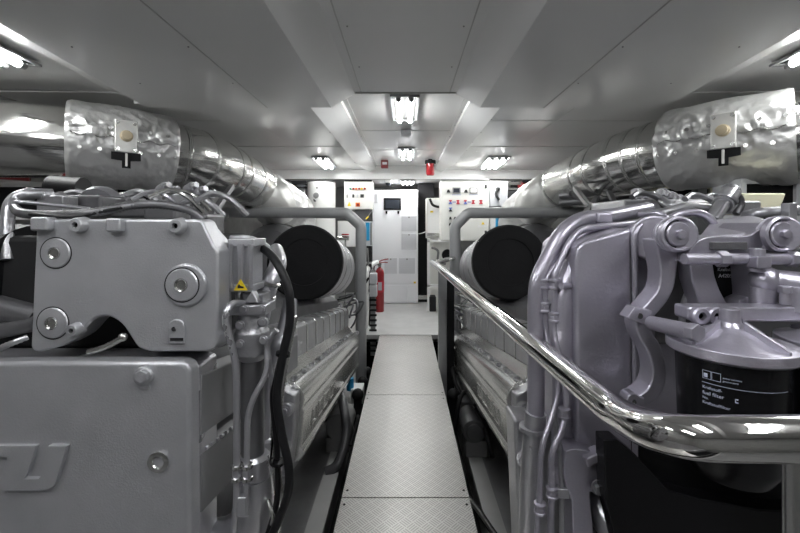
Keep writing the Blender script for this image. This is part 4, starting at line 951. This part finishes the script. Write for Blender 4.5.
# things right of it
t = cab('wall_box', 'pale grey wall box right of the right control cabinet', 'electrical box', 489.8, 181, 508, 206, 5.55, .12, 'vent')
b = MB(); b.sph(P(498, 189, 5.54), .03); b.tube([P(498, 189, 5.53), P(496, 194, 5.52), P(499, 200, 5.52)], .018, 10, 4); b.build('switch_handle', 'ink', t)
t = cab('blue_panel', 'narrow white box with blue front below the pale wall box', 'electrical box', 490, 214, 506, 244, 5.6, .1, 'white')
rect(t, 'blue_front', 495.5, 217, 501, 242, 5.6, .01, 'blue')
t = thing('pipe_valve', 'black valve body with flange between wall box and right red cabinet', 'valve', tuple(P(514, 240, 5.6)))
b = MB(); b.sph(P(515, 197, 5.6), .13, (1, 1, 1.1)); b.cyl(P(514, 190, 5.6), P(514, 181, 5.6), .05); b.cyl(P(510, 200, 5.6), P(510, 240, 5.6), .06); b.cyl(P(518, 200, 5.6), P(518, 235, 5.6), .03); b.build('body', 'black_matt', t)
MB().lh(P(508, 185, 5.5), P(521, 182, 5.52)).build('flange', 'steel', t, bev=.003); MB().lh(P(509, 190, 5.5), P(520, 188, 5.52)).build('flange', 'steel', t, bev=.003); MB().cyl(P(516, 205, 5.45), P(516, 196, 5.45), .02).build('stem', 'steel', t)
t = cab('hose_cabinet', 'dark red fire hose cabinet beside the right exhaust pipe', 'cabinet', 522, 181, 552, 214, 5.7, .25, 'red_dark')
rect(t, 'door', 524, 184, 550, 212, 5.7, .012, 'red_dark', .003); rect(t, 'top_trim', 521.5, 180, 552.5, 182.5, 5.7, .03, 'black_matt')
t = cab('hose_cabinet', 'dark red fire hose cabinet beside the left exhaust pipe elbow', 'cabinet', 262, 181, 290, 206, 5.7, .25, 'red_dark')
rect(t, 'door', 264, 184, 289, 205, 5.7, .012, 'red_dark', .003); rect(t, 'top_trim', 261, 179.5, 290.5, 182, 5.7, .03, 'black_matt')
t = thing('pipe_riser', 'light grey pipe riser with black collar between red cabinet and tank', 'pipe', (P(301, 0, 5.8).x, 5.8, 0))
b = MB(); x_ = P(301, 0, 5.8).x; b.cyl((x_, 5.8, 0), (x_, 5.8, 1.9), .06, seg=22); b.build('pipe', 'vent', t)
b = MB(); b.lh((x_-.14, 5.7, 1.88), (x_+.10, 5.85, 1.93)); b.lh((x_-.14, 5.7, 1.83), (x_+.10, 5.85, 1.85)); b.build('collar', 'black_matt', t)
b = MB(); b.lathe([(.03, -.02), (.05, 0), (.03, .02)], (x_-.14, 5.72, 1.62), (0, 1, 0), 18); b.cyl((x_-.14, 5.72, 1.45), (x_-.14, 5.72, 1.6), .03); b.build('valve', 'steel', t)
# tank
t = thing('water_heater', 'white cylindrical tank with small gauge behind the left guard frame', 'tank', (P(321.5, 0, 5.6).x, 5.6, 0))
x_ = P(321.5, 0, 5.6).x
b = MB(); b.lathe([(.1, 0), (.18, .0), (.193, .02), (.193, 1.885), (.190, 1.90), (.165, 1.91), (.05, 1.912)], (x_, 5.6, 0), (0, 0, 1), 40); b.build('shell', 'tank_white', t)
MB().lathe([(.190, 1.900), (.1945, 1.893), (.1945, 1.903), (.188, 1.908)], (x_, 5.6, 0), (0, 0, 1), 40).build('lid_seam', 'dark', t)
g = MB().lathe([(.035, 0), (.038, .01), (.038, .03), (.03, .032), (.005, .032)], P(316.5, 195.5, 5.43), (0, -1, 0), 24).build('gauge', 'mid_grey', t)
MB().cyl(P(316, 199.5, 5.42), P(314.5, 200.5, 5.4), .022, seg=12).build('gauge_valve', 'mid_grey', g)
MB().cyl(P(317, 187.8, 5.43), P(317, 187.8, 5.40), .012, seg=12).build('sensor', 'dark', t)
# left control box
Yl = 5.75
t = cab('control_cabinet', 'white control box with row of coloured lamps above the left walkway end', 'cabinet', 344.2, 181, 372.5, 209.5, Yl, .3, 'offwhite')
rect(t, 'door', 345, 182, 372, 209, Yl, .012, 'offwhite', .003); rect(t, 'top_edge', 344.5, 180, 372, 181.3, Yl, .02, 'black_matt')
Yd = Yl-.012
for x, m_ in ((350.4, 'green'), (353.4, 'red'), (356.2, 'orange'), (359.2, 'red'), (361.7, 'yellow'), (364.8, 'red')):
    MB().cyl(P(x, 188.7, Yd), P(x, 188.7, Yd-.018), .016, seg=14).build('indicator_lamp', m_, t)
for x0, x1, m_ in ((346.6, 348, 'mid_grey'), (352.4, 354.2, 'ink'), (356.7, 358.2, 'vent'), (360.4, 363.9, 'ink')): rect(t, 'switch', x0, 194.3, x1, 197.6, Yd, .012, m_)
b = MB(); b.prism([P(347.4, 206, Yd-.002), P(351, 206, Yd-.002), P(349.2, 201.5, Yd-.002)], (0, .004, 0)); b.build('warning_sticker', 'yellow', t)
g = rect(t, 'isolator', 355.6, 202.6, 360, 206.6, Yd, .01, 'orange'); MB().cyl(P(357.8, 204.6, Yd-.01), P(357.8, 204.6, Yd-.03), .018, seg=14).build('knob', 'red', g)
# box with cable cone under the control box, blue fronted box
t = cab('electrical_box', 'grey box with blue front panel below the left control box', 'electrical box', 363.5, 221.5, 372.6, 246, Yl, .15, 'vent')
rect(t, 'blue_front', 365.8, 222.5, 369.6, 240.5, Yl, .008, 'blue', .002); rect(t, 'side_strip', 370.3, 222.5, 372, 245, Yl, .006, 'mid_grey')
for i in range(5): MB().tube([P(364.5+i*1.6, 246, Yl+.05), P(363.5+i*2, 256, Yl+.05), P(362+i*2.2, 270, Yl+.1)], .012, 8, 4).build('cable', 'dark', t)
t = cab('cable_gland_box', 'grey tapered cable box hanging under the left control box', 'electrical box', 356, 209.6, 369, 212, Yl+.05, .2, 'mid_grey')
b = MB(); b.prism([P(354.5, 210, Yl+.04), P(372, 210, Yl+.04), P(365, 220, Yl+.04), P(360, 220, Yl+.04)], (0, .12, 0)); b.build('cable_bundle', 'silver_dark', t)
MB().cyl(P(366, 219, Yl+.02), P(368.5, 216.5, Yl+.02), .009).build('yellow_tag', 'yellow', t)
t = cab('wall_cabinet', 'white wall box behind the small valve with red handwheel', 'cabinet', 337.5, 221, 357.5, 247, 5.85, .25, 'offwhite')
rect(t, 'door', 338.5, 222, 356.5, 246, 5.85, .01, 'white', .002)
t = thing('globe_valve', 'small valve with red handwheel in front of the left white wall box', 'valve', tuple(P(345, 250, 5.55)))
b = MB(); b.cyl(P(345.3, 236, 5.55), P(345.3, 318.6, 5.55), .012); b.cyl(P(338, 238, 5.55), P(349, 238.5, 5.55), .03); b.build('body', 'steel', t)
MB().lathe([(.05, -.01), (.055, 0), (.05, .01), (.01, .008)], P(345.3, 234.5, 5.55), (0, 0, 1), 18).build('handwheel', 'red', t)
# post with junction boxes and cable ladder, left of the walkway
Yp = 4.9
t = thing('cable_post', 'slim cable post carrying two pale junction boxes beside the fire extinguisher', 'post', (P(373, 0, Yp).x, Yp, -.05))
x_ = P(373, 0, Yp).x
b = MB(); b.lh((x_-.03, Yp, -.3), (x_+.03, Yp+.03, .75)); b.build('post', 'mid_grey', t)
for i in range(12): MB().lh((x_-.045, Yp-.012, -.25+i*.062), (x_+.045, Yp, -.225+i*.062)).build('rung', 'dark', t)
for y0, y1 in ((272.5, 283), (284, 295.5)):
    g = MB().lh((x_-.035, Yp-.10, P(0, y1, Yp).z), (x_+.055, Yp, P(0, y0, Yp).z)).build('junction_box', 'vent', t, bev=.01, seg=3)
    MB().cyl((x_-.05, Yp-.05, P(0, (y0+y1)/2, Yp).z), (x_-.035, Yp-.05, P(0, (y0+y1)/2, Yp).z), .014, seg=10).build('cable_gland', 'dark', g)
MB().tube([(x_-.05, Yp-.05, .66), (x_-.12, Yp-.05, .55), (x_-.25, Yp-.1, .45), (x_-.4, Yp-.2, .42)], .012, 10, 6).build('cable', 'rubber', t)
t = thing('handrail', 'short white handrail end behind the left guard frame post', 'handrail', (P(366, 0, 5.0).x, 5.0, 0))
MB().tube([P(377, 262, 5.6), P(373, 264, 5.4), P(367, 271, 5.1), P(366, 290, 5.05), Vector((P(366, 0, 5.05).x, 5.05, 0))], .032, 14, 5).build('rail', 'white', t)
# dark lattice of cables left of the extinguisher
t = thing('cable_bundle', 'tangle of dark cables and clips hanging beside the left guard frame post', 'cables', (-.50, 5.0, 0))
for i in range(8):
    x0 = -.62+i*.025; MB().tube([(x0, 5.2, 1.0), (x0+random.uniform(-.03, .03), 5.15, .7), (x0+random.uniform(-.04, .04), 5.2, .3), (x0, 5.2, 0)], .011, 8, 6).build('cable', random.choice(['rubber', 'dark', 'mid_grey']), t)
for i in range(4): MB().lh((-.64, 5.12, .2+i*.2), (-.43, 5.14, .23+i*.2)).build('clip_bar', 'steel', t)
# fire extinguisher
Yx = 6.0; cx_ = P(379.7, 0, Yx).x
t = thing('fire_extinguisher', 'red fire extinguisher standing at the far end of the aisle', 'fire extinguisher', (cx_, Yx, 0))
MB().lathe([(.02, 0), (.060, .002), (.066, .015), (.066, .57), (.060, .61), (.040, .645), (.022, .66), (.020, .68)], (cx_, Yx, 0), (0, 0, 1), 32).build('cylinder', 'red', t)
MB().lathe([(.0665, .30), (.0665, .47)], (cx_, Yx, 0), (0, 0, 1), 32).build('label_band', 'ink_red', t)
MB().lh((cx_-.02, Yx-.0685, .33), (cx_+.035, Yx-.060, .45)).build('label_patch', 'print_dim', t)
b = MB(); b.cyl((cx_, Yx, .67), (cx_, Yx, .73), .024, seg=16); b.cyl((cx_-.03, Yx, .71), (cx_+.03, Yx, .71), .012); b.build('valve', 'steel', t)
b = MB(); b.tube([(cx_-.03, Yx, .73), (cx_+.03, Yx, .77), (cx_+.13, Yx, .79)], .009, 8, 3); b.tube([(cx_-.01, Yx, .73), (cx_+.06, Yx, .74), (cx_+.12, Yx, .735)], .008, 8, 3); b.build('handle', 'red', t)
MB().tube([(cx_-.02, Yx, .71), (cx_-.08, Yx-.01, .68), (cx_-.085, Yx-.02, .5), (cx_-.075, Yx-.02, .3)], .010, 10, 6).build('hose', 'rubber', t)
# alarm lamp, sounder, smoke detector, dome camera
t = thing('alarm_beacon', 'red alarm beacon with black base hanging under the ceiling right of centre', 'alarm light', tuple(P(430.3, 160.5, 5.6)))
b = MB(); c = P(430.3, 160.5, 5.6); b.cyl(c, c-Vector((0, 0, .045)), .075, seg=26); b.cyl(c+Vector((0, 0, .05)), c, .03); b.build('base', 'black_matt', t)
MB().lathe([(.058, -.045), (.058, -.19), (.045, -.21), (.01, -.215)], c, (0, 0, 1), 26).build('lens', 'red', t)
t = thing('alarm_sounder', 'small red square alarm sounder on the soffit left of centre', 'alarm', tuple(P(384.8, 169, 5.7)))
g = rect(t, 'body', 381.2, 160.8, 388.4, 168.6, 5.72, .07, 'red_dark', .01); rect(t, 'speaker_grid', 382.5, 162, 387, 164.5, 5.65, .004, 'print_dim', 0)
t = thing('smoke_detector', 'grey square smoke detector between the two centre ceiling lights', 'smoke detector', (.005, 3.9, 2.2))
MB().lh((-.045, 3.82, 2.165), (.055, 3.93, 2.215)).build('body', 'vent', t, bev=.012, seg=3)
t = thing('dome_camera', 'small dark dome camera under the soffit above the white cabinet screen', 'camera', tuple(P(388, 185, 6.3)))
c = Vector((P(388, 0, 6.3).x, 6.42, 2.02)); MB().lathe([(.07, 0), (.07, -.03), (.055, -.045), (.04, -.045)], c, (0, 0, 1), 24).build('housing', 'white', t)
MB().sph(c-Vector((0, 0, .05)), .048).build('dome', 'screen', t)

# ------------------------------------------------------------------ hull side clutter seen under the exhaust pipes
def frame_unit(s, x0, x1, y0, y1, Y, label, m='cream', inner='black_matt'):
    a_ = P(x0, y0, Y); c_ = P(x1, y1, Y); t_ = thing('hull_locker', label, 'locker', ((a_.x+c_.x)/2, Y, c_.z), 'lockers along the hull')
    lo, hi = min(a_.x, c_.x), max(a_.x, c_.x)
    MB().lh((lo, Y, c_.z), (hi, Y+.2, a_.z)).build('recess', inner, t_)
    b = MB(); w_ = .03
    b.lh((lo-w_, Y-.02, a_.z), (hi+w_, Y+.2, a_.z+w_)); b.lh((lo-w_, Y-.02, c_.z-w_), (hi+w_, Y+.2, c_.z)); b.lh((lo-w_, Y-.02, c_.z), (lo, Y+.2, a_.z)); b.lh((hi, Y-.02, c_.z), (hi+w_, Y+.2, a_.z))
    b.build('frame', m, t_, bev=.003); return t_
frame_unit(1, 655, 708, 189, 202, 3.2, 'cream framed dark locker under the foil blanket of the right exhaust pipe', 'cream')
frame_unit(1, 744, 793, 184, 222, 2.3, 'grey framed dark locker at the right picture edge', 'vent')
frame_unit(-1, 118, 165, 188, 200, 3.0, 'dark locker under the foil blanket of the left exhaust pipe', 'mid_grey')
frame_unit(-1, -30, 60, 187, 215, 2.6, 'white framed dark locker at the left picture edge', 'white', 'dark')
for x0 in (698, 728):
    a_ = P(x0, 180, 3.1); b = MB(); b.lh((a_.x, 3.1, -.415), (a_.x+.07, 3.17, 1.75)); o = b.build('hull_stanchion', 'guard_grey'); tag(o, 'grey upright stanchion under the right exhaust pipe, %s the coupling' % ('left of' if x0 == 698 else 'behind'), 'post')
t = thing('plastic_container', 'translucent yellowish plastic container behind the right engine', 'container', tuple(P(765, 213, 2.0)))
b = MB(); q = [P(742, 193, 2.0), P(787, 193, 2.0), P(779, 214, 2.0), P(747, 214, 2.0)]; b.prism(q, (0, .2, 0)); b.build('body', 'cream', t, bev=.01)
t = thing('red_pipe', 'bright red pipe with valve stem under the left exhaust pipe', 'pipe', tuple(P(20, 178, 2.5)))
MB().tube([P(-60, 176, 2.45), P(0, 176, 2.45), P(30, 178, 2.5)], .022, 12, 2).build('pipe', 'red', t)
MB().cyl(P(65, 176, 2.5), P(65, 193, 2.5), .017, seg=12).build('valve_stem', 'red', t)
for i, (yy, m_, lab) in enumerate(((182, 'white', 'thin white pipe below the red pipe on the left'), )):
    o = MB().tube([P(-60, yy-1, 2.5), P(30, yy, 2.6), P(90, yy+3, 2.8)], .028, 12, 2).build('hull_pipe', m_); tag(o, lab, 'pipe')
for i, (x0, x1, y0, y1) in enumerate(((560, 640, 196, 190), (560, 655, 203, 197), (610, 690, 178, 176))):
    o = MB().tube([P(x0, y0, 3.6), P(x1, y1, 3.2)], .03, 10, 1).build('hull_pipe', 'silver_dark'); tag(o, 'grey pipe under the right exhaust pipe, %s of three' % ('upper', 'lower', 'outermost')[i], 'pipe', 'pipes along the right hull')
